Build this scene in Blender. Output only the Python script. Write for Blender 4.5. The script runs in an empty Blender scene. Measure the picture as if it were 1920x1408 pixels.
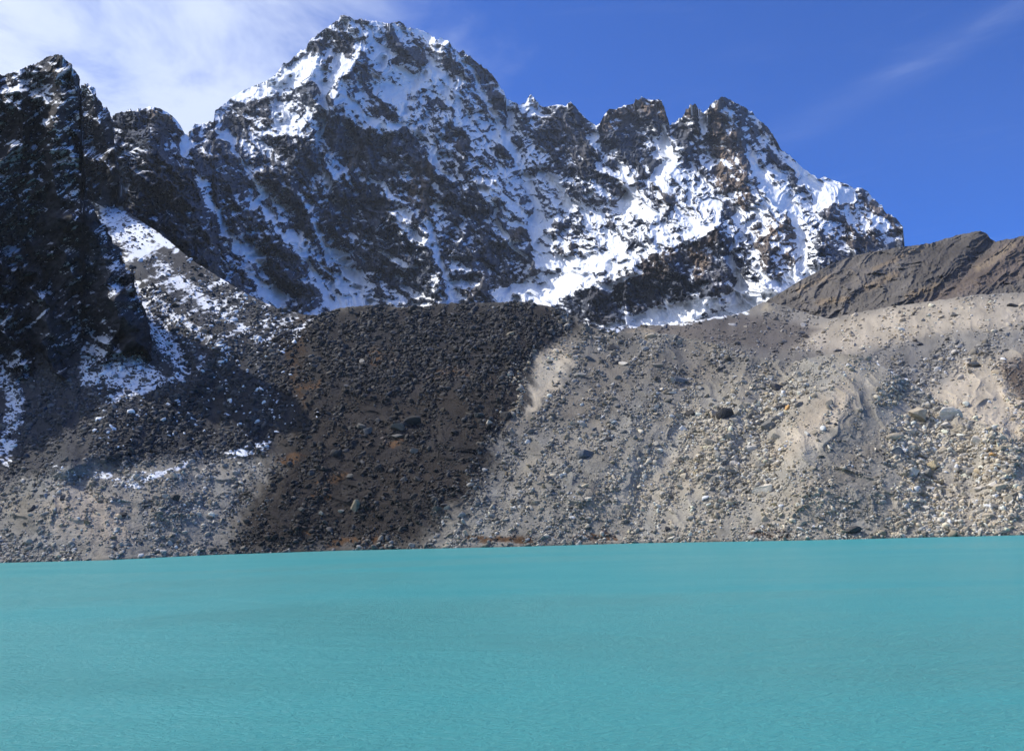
import bpy, math, random
import numpy as np
from mathutils import Vector, Matrix

# ------------------------------------------------------------------ camera
sc = bpy.context.scene
CAM_H = 10.0
PITCH = math.radians(9.6)
ROLL = math.radians(-1.45)
FPX = 1566.0                      # focal length in pixels of the 1920 x 1408 photograph
cam_data = bpy.data.cameras.new("camera")
cam = bpy.data.objects.new("camera", cam_data)
sc.collection.objects.link(cam)
cam_data.sensor_width = 36.0
cam_data.lens = 36.0 * FPX / 1920.0
cam_data.clip_start = 0.5
cam_data.clip_end = 30000.0
Rcam = Matrix.Rotation(math.pi / 2 + PITCH, 3, 'X') @ Matrix.Rotation(ROLL, 3, 'Z')
cam.matrix_world = Matrix.Translation((0, 0, CAM_H)) @ Rcam.to_4x4()
sc.camera = cam

# ------------------------------------------------------------------ light
SUN_AZ = math.radians(-68.0)      # left of the view direction, a little beyond the ridge
SUN_EL = math.radians(52.0)
sun_vec = Vector((math.sin(SUN_AZ) * math.cos(SUN_EL), math.cos(SUN_AZ) * math.cos(SUN_EL), math.sin(SUN_EL)))
sun_data = bpy.data.lights.new("sun", 'SUN')
sun_data.energy = 5.0
sun_data.angle = math.radians(0.53)
sun_data.color = (1.0, 0.95, 0.87)
sun = bpy.data.objects.new("sun", sun_data)
sun.rotation_euler = sun_vec.to_track_quat('Z', 'Y').to_euler()
sc.collection.objects.link(sun)

world = bpy.data.worlds.new("World")
sc.world = world
world.use_nodes = True
wn, wl = world.node_tree.nodes, world.node_tree.links
wn.clear()


class NT:
    """Tiny helper for wiring shader nodes."""
    def __init__(self, tree):
        self.t = tree

    def node(self, typ, ins=None, **props):
        n = self.t.nodes.new(typ)
        for k, v in props.items():
            setattr(n, k, v)
        for k, v in (ins or {}).items():
            s = n.inputs[k]
            if isinstance(v, bpy.types.NodeSocket):
                self.t.links.new(v, s)
            else:
                s.default_value = v
        return n

    def math(self, op, a, b=0.0, c=0.0, clamp=False):
        n = self.node('ShaderNodeMath', {0: a, 1: b, 2: c}, operation=op, use_clamp=clamp)
        return n.outputs[0]

    def mrange(self, v, a, b, c=0.0, d=1.0, smooth=True):
        n = self.node('ShaderNodeMapRange', {0: v, 1: a, 2: b, 3: c, 4: d})
        if smooth:
            n.interpolation_type = 'SMOOTHSTEP'
        return n.outputs[0]

    def mix(self, f, a, b, blend='MIX'):
        n = self.t.nodes.new('ShaderNodeMix')
        n.data_type = 'RGBA'
        n.blend_type = blend
        for s, v in ((n.inputs[0], f), (n.inputs[6], a), (n.inputs[7], b)):
            if isinstance(v, bpy.types.NodeSocket):
                self.t.links.new(v, s)
            else:
                s.default_value = v if not isinstance(v, tuple) or len(v) == 4 else (*v, 1)
        return n.outputs[2]

    def noise(self, vec, scale, detail=4.0, rough=0.55, dist=0.0):
        n = self.node('ShaderNodeTexNoise', {'Vector': vec, 'Scale': scale, 'Detail': detail,
                                             'Roughness': rough, 'Distortion': dist})
        return n.outputs[0]

    def mapping(self, vec, loc=(0, 0, 0), rot=(0, 0, 0), scale=(1, 1, 1)):
        n = self.node('ShaderNodeMapping', {0: vec, 1: loc, 2: rot, 3: scale})
        return n.outputs[0]


W = NT(world.node_tree)
sky = W.node('ShaderNodeTexSky', sky_type='NISHITA', sun_disc=False, sun_elevation=SUN_EL,
             sun_rotation=SUN_AZ, altitude=4800.0, air_density=1.0, dust_density=0.35, ozone_density=2.2)
tc = W.node('ShaderNodeTexCoord').outputs['Generated']
sep = W.node('ShaderNodeSeparateXYZ', {0: tc})
dx, dy, dz = sep.outputs
az = W.math('ARCTAN2', dx, dy)                    # azimuth from the view direction, right positive
el = W.math('ARCSINE', dz)
hor = W.node('ShaderNodeCombineXYZ', {0: az, 1: el, 2: 0.0}).outputs[0]
# broad bright veil over the left ridge
wisp = W.noise(W.mapping(hor, rot=(0, 0, 0.5), scale=(1.3, 3.0, 1)), 2.3, 6.0, 0.62, 0.5)
puff = W.noise(hor, 4.2, 5.0, 0.55, 0.3)
left = W.mrange(az, 0.12, -0.40)
body = W.math('ADD', W.math('MULTIPLY', left, 1.45), W.math('MULTIPLY', W.math('SUBTRACT', wisp, 0.5), W.math('ADD', 1.2, W.math('MULTIPLY', left, 3.0))))
body = W.math('ADD', body, W.math('MULTIPLY', W.math('SUBTRACT', puff, 0.5), 0.6))
veil = W.mrange(body, 0.22, 1.7)
# thin cirrus streaks drifting over the right-hand sky
streak = W.noise(W.mapping(hor, rot=(0, 0, -0.36), scale=(0.9, 7.0, 1)), 3.4, 5.0, 0.6, 0.8)
strk = W.math('MULTIPLY', W.mrange(streak, 0.50, 0.85), 0.08)
lowr = W.mrange(el, 0.62, 0.25)
strk = W.math('MULTIPLY', strk, W.math('ADD', W.math('MULTIPLY', lowr, 0.7), 0.3))
off = W.math('SUBTRACT', el, W.math('ADD', W.math('MULTIPLY', az, 0.30), 0.315))
off = W.math('ADD', off, W.math('MULTIPLY', W.math('SUBTRACT', puff, 0.5), 0.03))
band = W.math('MULTIPLY', W.mrange(W.math('ABSOLUTE', off), 0.028, 0.0), W.mrange(az, 0.18, 0.40))
band = W.math('MULTIPLY', band, W.mrange(streak, 0.30, 0.75, 0.02, 0.09))
strk = W.math('ADD', strk, band)
cov = W.math('MAXIMUM', W.math('MULTIPLY', veil, 0.90), strk, clamp=True)
blue = W.mix(1.0, sky.outputs[0], (0.22, 0.63, 1.36), 'MULTIPLY')
cl = W.mix(W.mrange(puff, 0.3, 0.75), (4.4, 5.1, 6.8), (5.6, 6.1, 7.1))
skycol = W.mix(cov, blue, cl)
bg = W.node('ShaderNodeBackground', {0: skycol, 1: 0.15})
W.node('ShaderNodeOutputWorld', {0: bg.outputs[0]})

sc.view_settings.view_transform = 'Standard'
sc.view_settings.look = 'None'
sc.view_settings.exposure = 0.12
sc.view_settings.gamma = 1.0
sc.cycles.use_adaptive_sampling = True
sc.cycles.adaptive_threshold = 0.025
sc.cycles.use_denoising = True
sc.cycles.denoiser = 'OPENIMAGEDENOISE'
sc.cycles.denoising_input_passes = 'RGB_ALBEDO_NORMAL'
sc.cycles.sample_clamp_direct = 6.0
sc.cycles.max_bounces = 4
sc.cycles.diffuse_bounces = 2
sc.cycles.glossy_bounces = 2
sc.cycles.transparent_max_bounces = 4

# ------------------------------------------------------------------ numeric helpers
rng = np.random.default_rng(7)
Rn = np.array(Rcam)


def ray(px, py):
    """World direction, scaled so that its horizontal forward part y equals 1."""
    x = (px - 960.0) / FPX
    y = -(py - 704.0) / FPX
    d = Rn @ np.stack([x.ravel(), y.ravel(), -np.ones(x.size)])
    return (d / d[1]).T.reshape(x.shape + (3,))


def at(px, py, D):
    r = ray(px, py)
    return r * D[..., None] + np.array([0, 0, CAM_H])


_g = rng.uniform(0, 2 * np.pi, (256, 256))
_gx, _gy = np.cos(_g), np.sin(_g)
_h = [rng.random((256, 256)) for _ in range(5)]


def perlin(x, y):
    xi, yi = np.floor(x).astype(np.int64), np.floor(y).astype(np.int64)
    fx, fy = x - xi, y - yi
    u, v = fx * fx * fx * (fx * (fx * 6 - 15) + 10), fy * fy * fy * (fy * (fy * 6 - 15) + 10)
    xa, xb, ya, yb = xi & 255, (xi + 1) & 255, yi & 255, (yi + 1) & 255
    a = _gx[xa, ya] * fx + _gy[xa, ya] * fy
    b = _gx[xb, ya] * (fx - 1) + _gy[xb, ya] * fy
    c = _gx[xa, yb] * fx + _gy[xa, yb] * (fy - 1)
    d = _gx[xb, yb] * (fx - 1) + _gy[xb, yb] * (fy - 1)
    return 1.5 * ((a + (b - a) * u) * (1 - v) + (c + (d - c) * u) * v)


def fbm(x, y, oct=4, gain=0.5, lac=2.03):
    s, a = 0.0, 1.0
    for i in range(oct):
        s = s + a * perlin(x + 17.3 * i, y - 9.1 * i)
        x, y, a = x * lac, y * lac, a * gain
    return s


def ridged(x, y, oct=4, gain=0.5, lac=2.07):
    s, a, w = 0.0, 1.0, 1.0
    for i in range(oct):
        n = 1 - np.abs(perlin(x + 31.7 * i, y + 5.3 * i)) * 1.6
        n = n * n * w
        s = s + a * n
        w = np.clip(n * 1.6, 0, 1)
        x, y, a = x * lac, y * lac, a * gain
    return s


def crag(x, y, tilt=1.0, k=1.3):
    """Broken rock: the highest of tilted, randomly turned facets around scattered centres (range about 0..1)."""
    xi, yi = np.floor(x).astype(np.int64), np.floor(y).astype(np.int64)
    best = np.full(x.shape, -9.0)
    for i in (-1, 0, 1):
        for j in (-1, 0, 1):
            cx, cy = (xi + i) & 255, (yi + j) & 255
            ox, oy = x - (xi + i + _h[0][cx, cy]), y - (yi + j + _h[1][cx, cy])
            ang = _h[2][cx, cy] * 6.283
            ca, sa = np.cos(ang), np.sin(ang)
            rx, ry = ca * ox + sa * oy, ca * oy - sa * ox
            h = 0.55 * _h[3][cx, cy] + tilt * 0.5 * rx - k * np.maximum(np.abs(rx) * 0.8, np.abs(ry)) 
            np.maximum(best, h, out=best)
    return best + 0.5


def smooth(t):
    t = np.clip(t, 0, 1)
    return t * t * (3 - 2 * t)


def tps(pts):
    """Smooth surface through (px, py, value) control points."""
    P = np.array(pts, float)
    xy, v = P[:, :2] / 1000.0, P[:, 2]
    n = len(P)
    r = np.linalg.norm(xy[:, None] - xy[None], axis=2)
    K = np.where(r > 0, r * r * np.log(r + 1e-12), 0) + np.eye(n) * 1e-4
    A = np.zeros((n + 3, n + 3))
    A[:n, :n], A[:n, n], A[n, :n] = K, 1, 1
    A[:n, n + 1:], A[n + 1:, :n] = xy, xy.T
    w = np.linalg.solve(A, np.concatenate([v, [0, 0, 0]]))

    def f(px, py):
        x, y = px / 1000.0, py / 1000.0
        s = w[n] + w[n + 1] * x + w[n + 2] * y
        for i in range(n):
            r2 = (x - xy[i, 0]) ** 2 + (y - xy[i, 1]) ** 2
            s = s + w[i] * 0.5 * r2 * np.log(r2 + 1e-12)
        return s
    return f


class Chart:
    """Coarse map of a traced feature set; strokes and patches are blended in, then looked up with a warp."""
    X0, Y0, X1, Y1, ST = -700, -60, 2500, 1180, 2.5

    def __init__(self, n=1, base=0.0):
        self.nx, self.ny = int((self.X1 - self.X0) / self.ST), int((self.Y1 - self.Y0) / self.ST)
        self.f = np.zeros((self.ny, self.nx, n)) + np.array(base)

    def _box(self, P, m):
        x0 = max(0, int((P[:, 0].min() - m - self.X0) / self.ST))
        x1 = min(self.nx, int((P[:, 0].max() + m - self.X0) / self.ST) + 2)
        y0 = max(0, int((P[:, 1].min() - m - self.Y0) / self.ST))
        y1 = min(self.ny, int((P[:, 1].max() + m - self.Y0) / self.ST) + 2)
        gx, gy = np.meshgrid(np.arange(x0, x1) * self.ST + self.X0, np.arange(y0, y1) * self.ST + self.Y0)
        return slice(y0, y1), slice(x0, x1), gx, gy

    def stroke(self, P, val, add=False, sharp=False):
        """P: (x, y, halfwidth)"""
        P = np.array(P, float)
        m = P[:, 2].max() * 1.6
        sy, sx, gx, gy = self._box(P, m)
        w = np.zeros(gx.shape)
        for a, b in zip(P[:-1], P[1:]):
            d = b[:2] - a[:2]
            t = np.clip(((gx - a[0]) * d[0] + (gy - a[1]) * d[1]) / max(1e-6, d @ d), 0, 1)
            dist = np.hypot(gx - a[0] - t * d[0], gy - a[1] - t * d[1])
            hw = a[2] + (b[2] - a[2]) * t
            w = np.maximum(w, np.clip(1 - dist / hw, 0, 1) if sharp else smooth(1.35 - dist / hw))
        self._put(sy, sx, w, val, add)

    def patch(self, P, val, soft=8.0, add=False):
        P = np.array(P, float)
        sy, sx, gx, gy = self._box(P, soft * 2)
        inside = np.zeros(gx.shape, bool)
        dist = np.full(gx.shape, 1e9)
        for a, b in zip(P, np.roll(P, -1, 0)):
            d = b - a
            t = np.clip(((gx - a[0]) * d[0] + (gy - a[1]) * d[1]) / max(1e-6, d @ d), 0, 1)
            dist = np.minimum(dist, np.hypot(gx - a[0] - t * d[0], gy - a[1] - t * d[1]))
            if a[1] != b[1]:
                c = ((a[1] > gy) != (b[1] > gy)) & (gx < (b[0] - a[0]) * (gy - a[1]) / (b[1] - a[1]) + a[0])
                inside ^= c
        sd = np.where(inside, dist, -dist)
        self._put(sy, sx, smooth(0.5 + sd / (2 * soft)), val, add)

    def _put(self, sy, sx, w, val, add):
        w = w[..., None]
        if add:
            self.f[sy, sx] += w * np.array(val)
        else:
            self.f[sy, sx] = self.f[sy, sx] * (1 - w) + w * np.array(val)

    def look(self, px, py):
        x = np.clip((px - self.X0) / self.ST, 0, self.nx - 1.001)
        y = np.clip((py - self.Y0) / self.ST, 0, self.ny - 1.001)
        xi, yi = x.astype(int), y.astype(int)
        fx, fy = (x - xi)[..., None], (y - yi)[..., None]
        f = self.f
        r = (f[yi, xi] * (1 - fx) + f[yi, xi + 1] * fx) * (1 - fy) + (f[yi + 1, xi] * (1 - fx) + f[yi + 1, xi + 1] * fx) * fy
        return r[..., 0] if r.shape[-1] == 1 else r


def columns(x0, x1, fine0, fine1, step, coarse=8.0):
    a = np.arange(x0, fine0, coarse) if x0 < fine0 else np.array([])
    b = np.arange(max(x0, fine0), min(x1, fine1), step)
    c = np.arange(fine1, x1, coarse) if x1 > fine1 else np.array([])
    return np.concatenate([a, b, c])


def grid_mesh(name, V, col=None, mat=None, flip=False):
    """V: (rows, cols, 3) vertices joined as one surface sheet; col: (rows, cols, 4)."""
    ny, nx = V.shape[:2]
    me = bpy.data.meshes.new(name)
    me.vertices.add(ny * nx)
    me.vertices.foreach_set("co", V.reshape(-1).astype(np.float32))
    i = np.arange(ny * nx).reshape(ny, nx)
    q = np.stack([i[:-1, :-1], i[:-1, 1:], i[1:, 1:], i[1:, :-1]], -1).reshape(-1, 4)
    if flip:
        q = q[:, ::-1]
    me.loops.add(q.size)
    me.loops.foreach_set("vertex_index", q.reshape(-1).astype(np.int32))
    me.polygons.add(len(q))
    me.polygons.foreach_set("loop_start", np.arange(0, q.size, 4, dtype=np.int32))
    me.polygons.foreach_set("loop_total", np.full(len(q), 4, np.int32))
    me.update(calc_edges=True)
    if col is not None:
        at_ = me.attributes.new("col", 'FLOAT_COLOR', 'POINT')
        at_.data.foreach_set("color", col.reshape(-1).astype(np.float32))
    o = bpy.data.objects.new(name, me)
    sc.collection.objects.link(o)
    if mat:
        me.materials.append(mat)
    return o


def smooth_shade(o):
    o.data.polygons.foreach_set("use_smooth", np.ones(len(o.data.polygons), bool))


def normals(V):
    du = np.gradient(V, axis=1)
    dv = np.gradient(V, axis=0)
    n = np.cross(du, dv)
    n /= np.linalg.norm(n, axis=-1, keepdims=True) + 1e-9
    s = np.sign(n[..., 1:2])                   # face the lake
    s[s == 0] = 1
    return -n * s


def blur(a, k):
    """cheap separable box blur, k cells each way"""
    for ax in (0, 1):
        c = np.cumsum(np.concatenate([np.repeat(a.take([0], ax), k + 1, ax), a, np.repeat(a.take([-1], ax), k, ax)], ax), ax)
        n = a.shape[ax]
        a = (c.take(range(2 * k + 1, 2 * k + 1 + n), ax) - c.take(range(0, n), ax)) / (2 * k + 1)
    return a


def interp(P):
    P = np.array(P, float)
    return lambda x: np.interp(x, P[:, 0], P[:, 1])


# ------------------------------------------------------------------ materials
def terrain_material(name, bump_scale, bump_dist, rough=0.9, fine=0.35, snow_rough=0.7, spec=0.03, edge=0.12):
    m = bpy.data.materials.new(name)
    m.use_nodes = True
    t = NT(m.node_tree)
    m.node_tree.nodes.clear()
    a = t.node('ShaderNodeAttribute', attribute_name='col')
    pos = t.node('ShaderNodeNewGeometry').outputs['Position']
    n1 = t.noise(pos, bump_scale, 6.0, 0.65)
    n2 = t.noise(pos, bump_scale * 4.3, 3.0, 0.6)
    f = t.math('ADD', t.math('MULTIPLY', t.math('SUBTRACT', n1, 0.5), fine * 2), 1.0)
    f = t.math('ADD', f, t.math('MULTIPLY', t.math('SUBTRACT', n2, 0.5), fine * 1.6))
    rock = t.mix(1.0, a.outputs['Color'], t.node('ShaderNodeCombineColor', {0: f, 1: f, 2: f}).outputs[0], 'MULTIPLY')
    sn = t.math('ADD', a.outputs['Alpha'], t.math('MULTIPLY', t.math('SUBTRACT', n2, 0.5), 0.7))
    sn = t.mrange(sn, 0.5 - edge, 0.5 + edge)
    snowc = t.mix(n1, (0.74, 0.77, 0.82), (0.86, 0.88, 0.90))
    col = t.mix(sn, rock, snowc)
    bump = t.node('ShaderNodeBump', {'Strength': t.mrange(sn, 0, 1, 0.9, 0.25, False), 'Distance': bump_dist, 'Height': n1})
    b = t.node('ShaderNodeBsdfPrincipled', {'Base Color': col, 'Roughness': t.mrange(sn, 0, 1, rough, snow_rough, False),
                                            'Normal': bump.outputs[0], 'Specular IOR Level': spec})
    t.node('ShaderNodeOutputMaterial', {0: b.outputs[0]})
    return m


mat_mtn = terrain_material("mountain_rock_and_snow", 0.09, 6.0, 0.85, 0.30)
mat_cliff = terrain_material("dark_cliff_rock", 0.22, 2.5, 0.8, 0.35)
mat_ground = terrain_material("moraine_debris", 1.1, 0.6, 0.9, 0.35)
mat_hill = terrain_material("brown_hill_rock", 0.25, 2.5, 0.9, 0.35)

# ------------------------------------------------------------------ lake
m = bpy.data.materials.new("glacial_water")
m.use_nodes = True
t = NT(m.node_tree)
m.node_tree.nodes.clear()
pos = t.node('ShaderNodeNewGeometry').outputs['Position']
w1 = t.noise(t.mapping(pos, rot=(0, 0, 0.30), scale=(0.62, 1.5, 1)), 2.6, 5.0, 0.68, 0.5)
w2 = t.noise(t.mapping(pos, rot=(0, 0, -0.4), scale=(0.5, 1.4, 1)), 0.33, 3.0, 0.5, 0.3)
w3 = t.noise(t.mapping(pos, rot=(0, 0, 0.15), scale=(0.45, 1.3, 1)), 0.016, 4.0, 0.55, 0.6)
w4 = t.noise(t.mapping(pos, rot=(0, 0, -0.1), scale=(0.3, 1.2, 1)), 0.07, 3.0, 0.55, 0.4)
gust = t.math('ADD', t.math('MULTIPLY', t.mrange(w3, 0.35, 0.65), 0.75), t.math('MULTIPLY', t.mrange(w4, 0.3, 0.7), 0.35))
h = t.math('ADD', w1, t.math('MULTIPLY', w2, 1.6))
bump = t.node('ShaderNodeBump', {'Strength': t.math('ADD', 0.5, t.math('MULTIPLY', gust, 0.6)), 'Distance': 0.36, 'Height': h})
wc = t.mix(t.math('MINIMUM', gust, 1.0), (0.042, 0.260, 0.280), (0.072, 0.312, 0.322))
b = t.node('ShaderNodeBsdfPrincipled', {'Base Color': wc, 'Roughness': t.mrange(w3, 0.3, 0.7, 0.38, 0.30), 'IOR': 1.33, 'Specular IOR Level': 0.30, 'Normal': bump.outputs[0]})
t.node('ShaderNodeOutputMaterial', {0: b.outputs[0]})
mat_water = m
xs, ys = np.linspace(-1500, 1500, 31), np.linspace(-300, 620, 24)
gx, gy = np.meshgrid(xs, ys)
lake = grid_mesh("lake", np.stack([gx, gy, np.zeros_like(gx)], -1), None, mat_water)
lake["kind"] = "structure"
# bed and near bank so that the lake ends somewhere real
xs, ys = np.linspace(-1500, 1500, 61), np.linspace(-900, 700, 60)
gx, gy = np.meshgrid(xs, ys)
gz = np.clip(8.0 - np.maximum(0, gy + 4) * 0.8, -14, 60) + np.clip(-gy - 10, 0, 200) * 0.3 + 0.6 * fbm(gx / 40, gy / 40)
c = np.zeros(gx.shape + (4,)) + np.array([0.2, 0.18, 0.15, 0])
bank = grid_mesh("ground", np.stack([gx, gy, gz - 2], -1), c, mat_ground)
bank["kind"] = "structure"


# ================================================================== MORAINE AND FAN (front sheet)
shore = interp([(-700, 1082), (0, 1055), (200, 1050), (400, 1040), (640, 1032), (960, 1025), (1200, 1018), (1500, 1013), (1920, 1003), (2500, 985)])
L_top = interp([(-700, 700), (0, 640), (120, 560), (150, 380), (162, 352), (200, 374), (230, 392), (300, 438), (360, 488),
                (440, 538), (480, 560), (520, 578), (570, 590), (600, 592), (615, 586), (630, 580), (650, 575), (700, 573), (760, 576),
                (830, 570), (900, 568), (960, 566), (1000, 568), (1030, 575), (1060, 586), (1090, 600), (1110, 614),
                (1140, 623), (1200, 622), (1250, 626), (1300, 636), (1340, 645), (1370, 658), (1400, 667), (1440, 672),
                (1480, 680), (1520, 672), (1560, 662), (1600, 663), (1640, 678), (1700, 712), (1750, 750), (1800, 780),
                (1850, 798), (1900, 822), (1960, 850), (2100, 920), (2500, 975)])
SL = 0.62


def front_depth(px, py):
    ks = ray(px, shore(px))[..., 2]
    Ys = -CAM_H / ks
    k = ray(px, py)[..., 2]
    return (CAM_H + SL * Ys) / (SL - np.minimum(k, 0.44))


LR = Chart(1)                                   # metres the ground swells towards the lake
LR.stroke([(640, 590, 150), (620, 760, 170), (560, 1010, 190)], 9, add=True, sharp=True)
LR.stroke([(960, 580, 120), (900, 720, 130), (760, 980, 140)], 6, add=True, sharp=True)
LR.stroke([(540, 620, 40), (520, 800, 40), (440, 1030, 50)], -4, add=True)
LR.stroke([(1050, 640, 30), (1000, 720, 40), (940, 860, 60)], -3.5, add=True)
LR.stroke([(1600, 670, 40), (1598, 730, 95), (1580, 820, 140), (1570, 960, 150)], 10, add=True)
LR.stroke([(1300, 650, 30), (1330, 740, 50), (1280, 860, 60), (1180, 1000, 60)], -4, add=True)
LR.stroke([(1400, 680, 25), (1380, 760, 40), (1330, 860, 50)], 4, add=True, sharp=True)
LR.stroke([(1860, 800, 30), (1880, 880, 50), (1900, 980, 60)], 5, add=True)
LR.stroke([(1602, 668, 25), (1598, 730, 50), (1570, 800, 60)], 3, add=True, sharp=True)
LR.stroke([(1490, 700, 30), (1450, 780, 50), (1410, 900, 60)], -5, add=True)
LR.stroke([(1700, 740, 30), (1770, 830, 60), (1800, 960, 80)], -5, add=True)
LR.stroke([(1240, 640, 40), (1200, 760, 90), (1060, 1000, 140)], 7, add=True, sharp=True)
LR.stroke([(120, 860, 40), (90, 930, 60), (110, 1030, 70)], 6, add=True)
LR.stroke([(360, 700, 40), (220, 800, 60), (120, 870, 30)], 7, add=True)
LR.stroke([(300, 900, 50), (330, 1020, 60)], 5, add=True)
LR.stroke([(170, 370, 10), (280, 520, 30), (420, 640, 45)], 14, add=True, sharp=True)
LR.stroke([(200, 470, 14), (300, 620, 22), (350, 690, 22)], -9, add=True)

LC = Chart(3, (0.225, 0.212, 0.185))            # colour of the debris, with some cloud shade painted in
GREY, PALE, BEIGE = (0.20, 0.19, 0.168), (0.31, 0.283, 0.235), (0.41, 0.355, 0.275)
DARK, BLOCK, BROWN = (0.038, 0.034, 0.032), (0.038, 0.036, 0.037), (0.056, 0.040, 0.030)
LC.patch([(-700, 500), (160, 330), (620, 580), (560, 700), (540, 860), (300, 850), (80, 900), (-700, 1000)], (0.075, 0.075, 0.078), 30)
LC.patch([(60, 905), (150, 865), (300, 890), (420, 850), (520, 850), (480, 920), (430, 1045), (-40, 1070), (-60, 1000), (60, 990)], (0.235, 0.222, 0.198), 18)
LC.patch([(120, 900), (220, 930), (240, 1010), (110, 1010), (90, 950)], (0.34, 0.30, 0.25), 20)
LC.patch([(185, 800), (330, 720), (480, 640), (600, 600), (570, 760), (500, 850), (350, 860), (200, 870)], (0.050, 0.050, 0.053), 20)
LC.patch([(570, 585), (1010, 560), (1120, 612), (1050, 650), (1000, 690), (975, 780), (930, 880), (860, 950), (800, 1015), (780, 1030), (420, 1045), (460, 960), (500, 880), (530, 800), (560, 700)], DARK, 40)  # dark brown rock, cloud shade over it worked into the same colour
LC.patch([(600, 600), (700, 570), (1040, 568), (1100, 612), (1010, 640), (960, 700), (860, 730), (700, 730), (640, 700), (600, 650)], BLOCK, 18)
LC.patch([(1080, 600), (1300, 640), (1400, 665), (1440, 690), (1200, 760), (1060, 800), (960, 850), (930, 850), (990, 740), (1050, 660)], (0.175, 0.162, 0.142), 30)
LC.patch([(1010, 668), (1060, 655), (1075, 680), (1040, 720), (990, 770), (960, 790), (985, 730)], BEIGE, 12)
LC.stroke([(560, 620, 16), (545, 700, 18), (560, 760, 12)], BROWN)
LC.patch([(1250, 760), (1500, 690), (1580, 660), (1640, 670), (1700, 730), (1690, 900), (1640, 1000), (1300, 1015), (1150, 1010), (1150, 900)], PALE, 50)
LC.patch([(1540, 730), (1600, 680), (1620, 720), (1560, 830), (1490, 870), (1460, 850)], (0.37, 0.325, 0.26), 16)
LC.patch([(1590, 700), (1640, 740), (1680, 870), (1650, 980), (1560, 980), (1530, 880), (1560, 800)], (0.22, 0.205, 0.178), 14)
LC.patch([(1690, 760), (1900, 800), (2300, 900), (2300, 1005), (1680, 1005)], (0.33, 0.298, 0.245), 26)
LC.stroke([(1640, 672, 5), (1700, 712, 5), (1740, 750, 5)], (0.17, 0.175, 0.18))
for p in ([(520, 860, 9), (560, 850, 7)], [(610, 900, 7), (650, 890, 8)], [(575, 990, 8), (585, 995, 8)],
          [(630, 1020, 10), (660, 1015, 8)], [(690, 1016, 12), (700, 1015, 8)], [(935, 1013, 7), (985, 1010, 8)],
          [(1100, 1005, 6), (1150, 1003, 6)], [(900, 1016, 6), (930, 1014, 6)], [(1420, 1000, 5), (1480, 1000, 4)],
          [(700, 655, 8), (720, 670, 8)], [(830, 705, 8), (870, 700, 7)], [(350, 745, 8), (380, 760, 6)],
          [(720, 830, 8), (735, 825, 6)], [(600, 930, 5), (620, 925, 5)], [(560, 735, 5), (600, 720, 5)]):
    LC.stroke(p, (0.098, 0.058, 0.034))
LS = Chart(1, -1.0)                             # snow lying on the debris
LS.patch([(150, 340), (300, 430), (480, 550), (600, 600), (560, 640), (500, 660), (420, 680), (340, 720), (270, 640), (150, 500)], -0.42, 14)
LS.stroke([(165, 362, 10), (230, 425, 18), (300, 500, 18), (380, 560, 12), (450, 610, 8)], 0.12)
LS.stroke([(170, 370, 6), (240, 410, 9), (330, 470, 6)], 0.25)
LS.stroke([(205, 480, 12), (260, 560, 10), (320, 640, 9), (345, 690, 6)], 0.3)
LS.stroke([(240, 520, 9), (320, 590, 12), (400, 640, 12), (430, 655, 8)], 0.25)
LS.stroke([(285, 610, 8), (310, 650, 10), (345, 690, 9)], 0.9)
LS.stroke([(460, 620, 6), (490, 640, 7)], 0.2)
LS.patch([(145, 640), (200, 650), (270, 670), (300, 705), (240, 735), (150, 725)], 0.25, 14)
LS.stroke([(205, 750, 14), (250, 735, 12), (340, 705, 8)], 0.1)
LS.stroke([(-600, 700, 60), (0, 690, 30), (30, 760, 22), (10, 860, 20)], 0.0)
LS.stroke([(110, 880, 14), (200, 890, 12), (260, 910, 12)], -0.28)
LS.stroke([(240, 905, 14), (300, 880, 14), (350, 870, 10)], -0.12)
LS.stroke([(430, 850, 10), (490, 840, 16), (505, 830, 10)], -0.08)
LS.stroke([(1640, 678, 3.5), (1680, 700, 3), (1730, 735, 3)], -0.25)

colsL = columns(-700, 2400, -12, 1932, 1.0, 9.0)
NL = 500
PXL = np.repeat(colsL[None], NL, 0)
vv = np.linspace(0, 1, NL)[:, None]
topL = L_top(colsL) + 2.4 * fbm(colsL / 17, colsL * 0 + 3.3, 4, 0.6) * np.clip((colsL - 560) / 60, 0.25, 1)
botL = shore(colsL) + 9
PYL = botL + (topL - botL) * vv
DL0 = front_depth(PXL, PYL)
PL0 = at(PXL, PYL, DL0)
u, v = (PXL - 960) * 0.20, (1000 - PYL) * 0.30
wx, wy = fbm(u / 30, v / 30, 3), fbm(u / 30 + 50, v / 30 + 9, 3)
fing = fbm((u * 0.85 + v * 0.5) / 5, (v * 0.85 - u * 0.5) / 30, 4, 0.6)
wpx, wpy = PXL + 16 * wx + 8 * fbm(u / 7, v / 7, 4, 0.6) + 18 * fing, PYL + 12 * wy + 6 * fbm(u / 7 + 30, v / 7, 4, 0.6)
snL = LS.look(PXL + 5 * wx, PYL + 4 * wy)
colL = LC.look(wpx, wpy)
dark = smooth((0.13 - colL[..., 1]) / 0.06)
R = LR.look(PXL + 6 * wx, PYL + 5 * wy)
R += 2.6 * fbm(u / 45, v / 70, 3) + 1.9 * (ridged((u * 0.85 + v * 0.5) / 13 + wx * 0.7, (v * 0.85 - u * 0.5) / 44, 4) - 0.8)
blk = crag(u / 4.2 + wx, v / 4.2 + wy)
R += (0.5 + 1.0 * dark) * blk + 0.35 * crag(u / 1.7, v / 1.7) + 0.5 * fbm(u / 6, v / 6, 4)
fade = smooth((shore(PXL) - PYL + 1) / 120)      # the beach runs out gently
graze = np.clip((0.56 - ray(PXL, PYL)[..., 2]) / 0.36, 0.12, 1)
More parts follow.
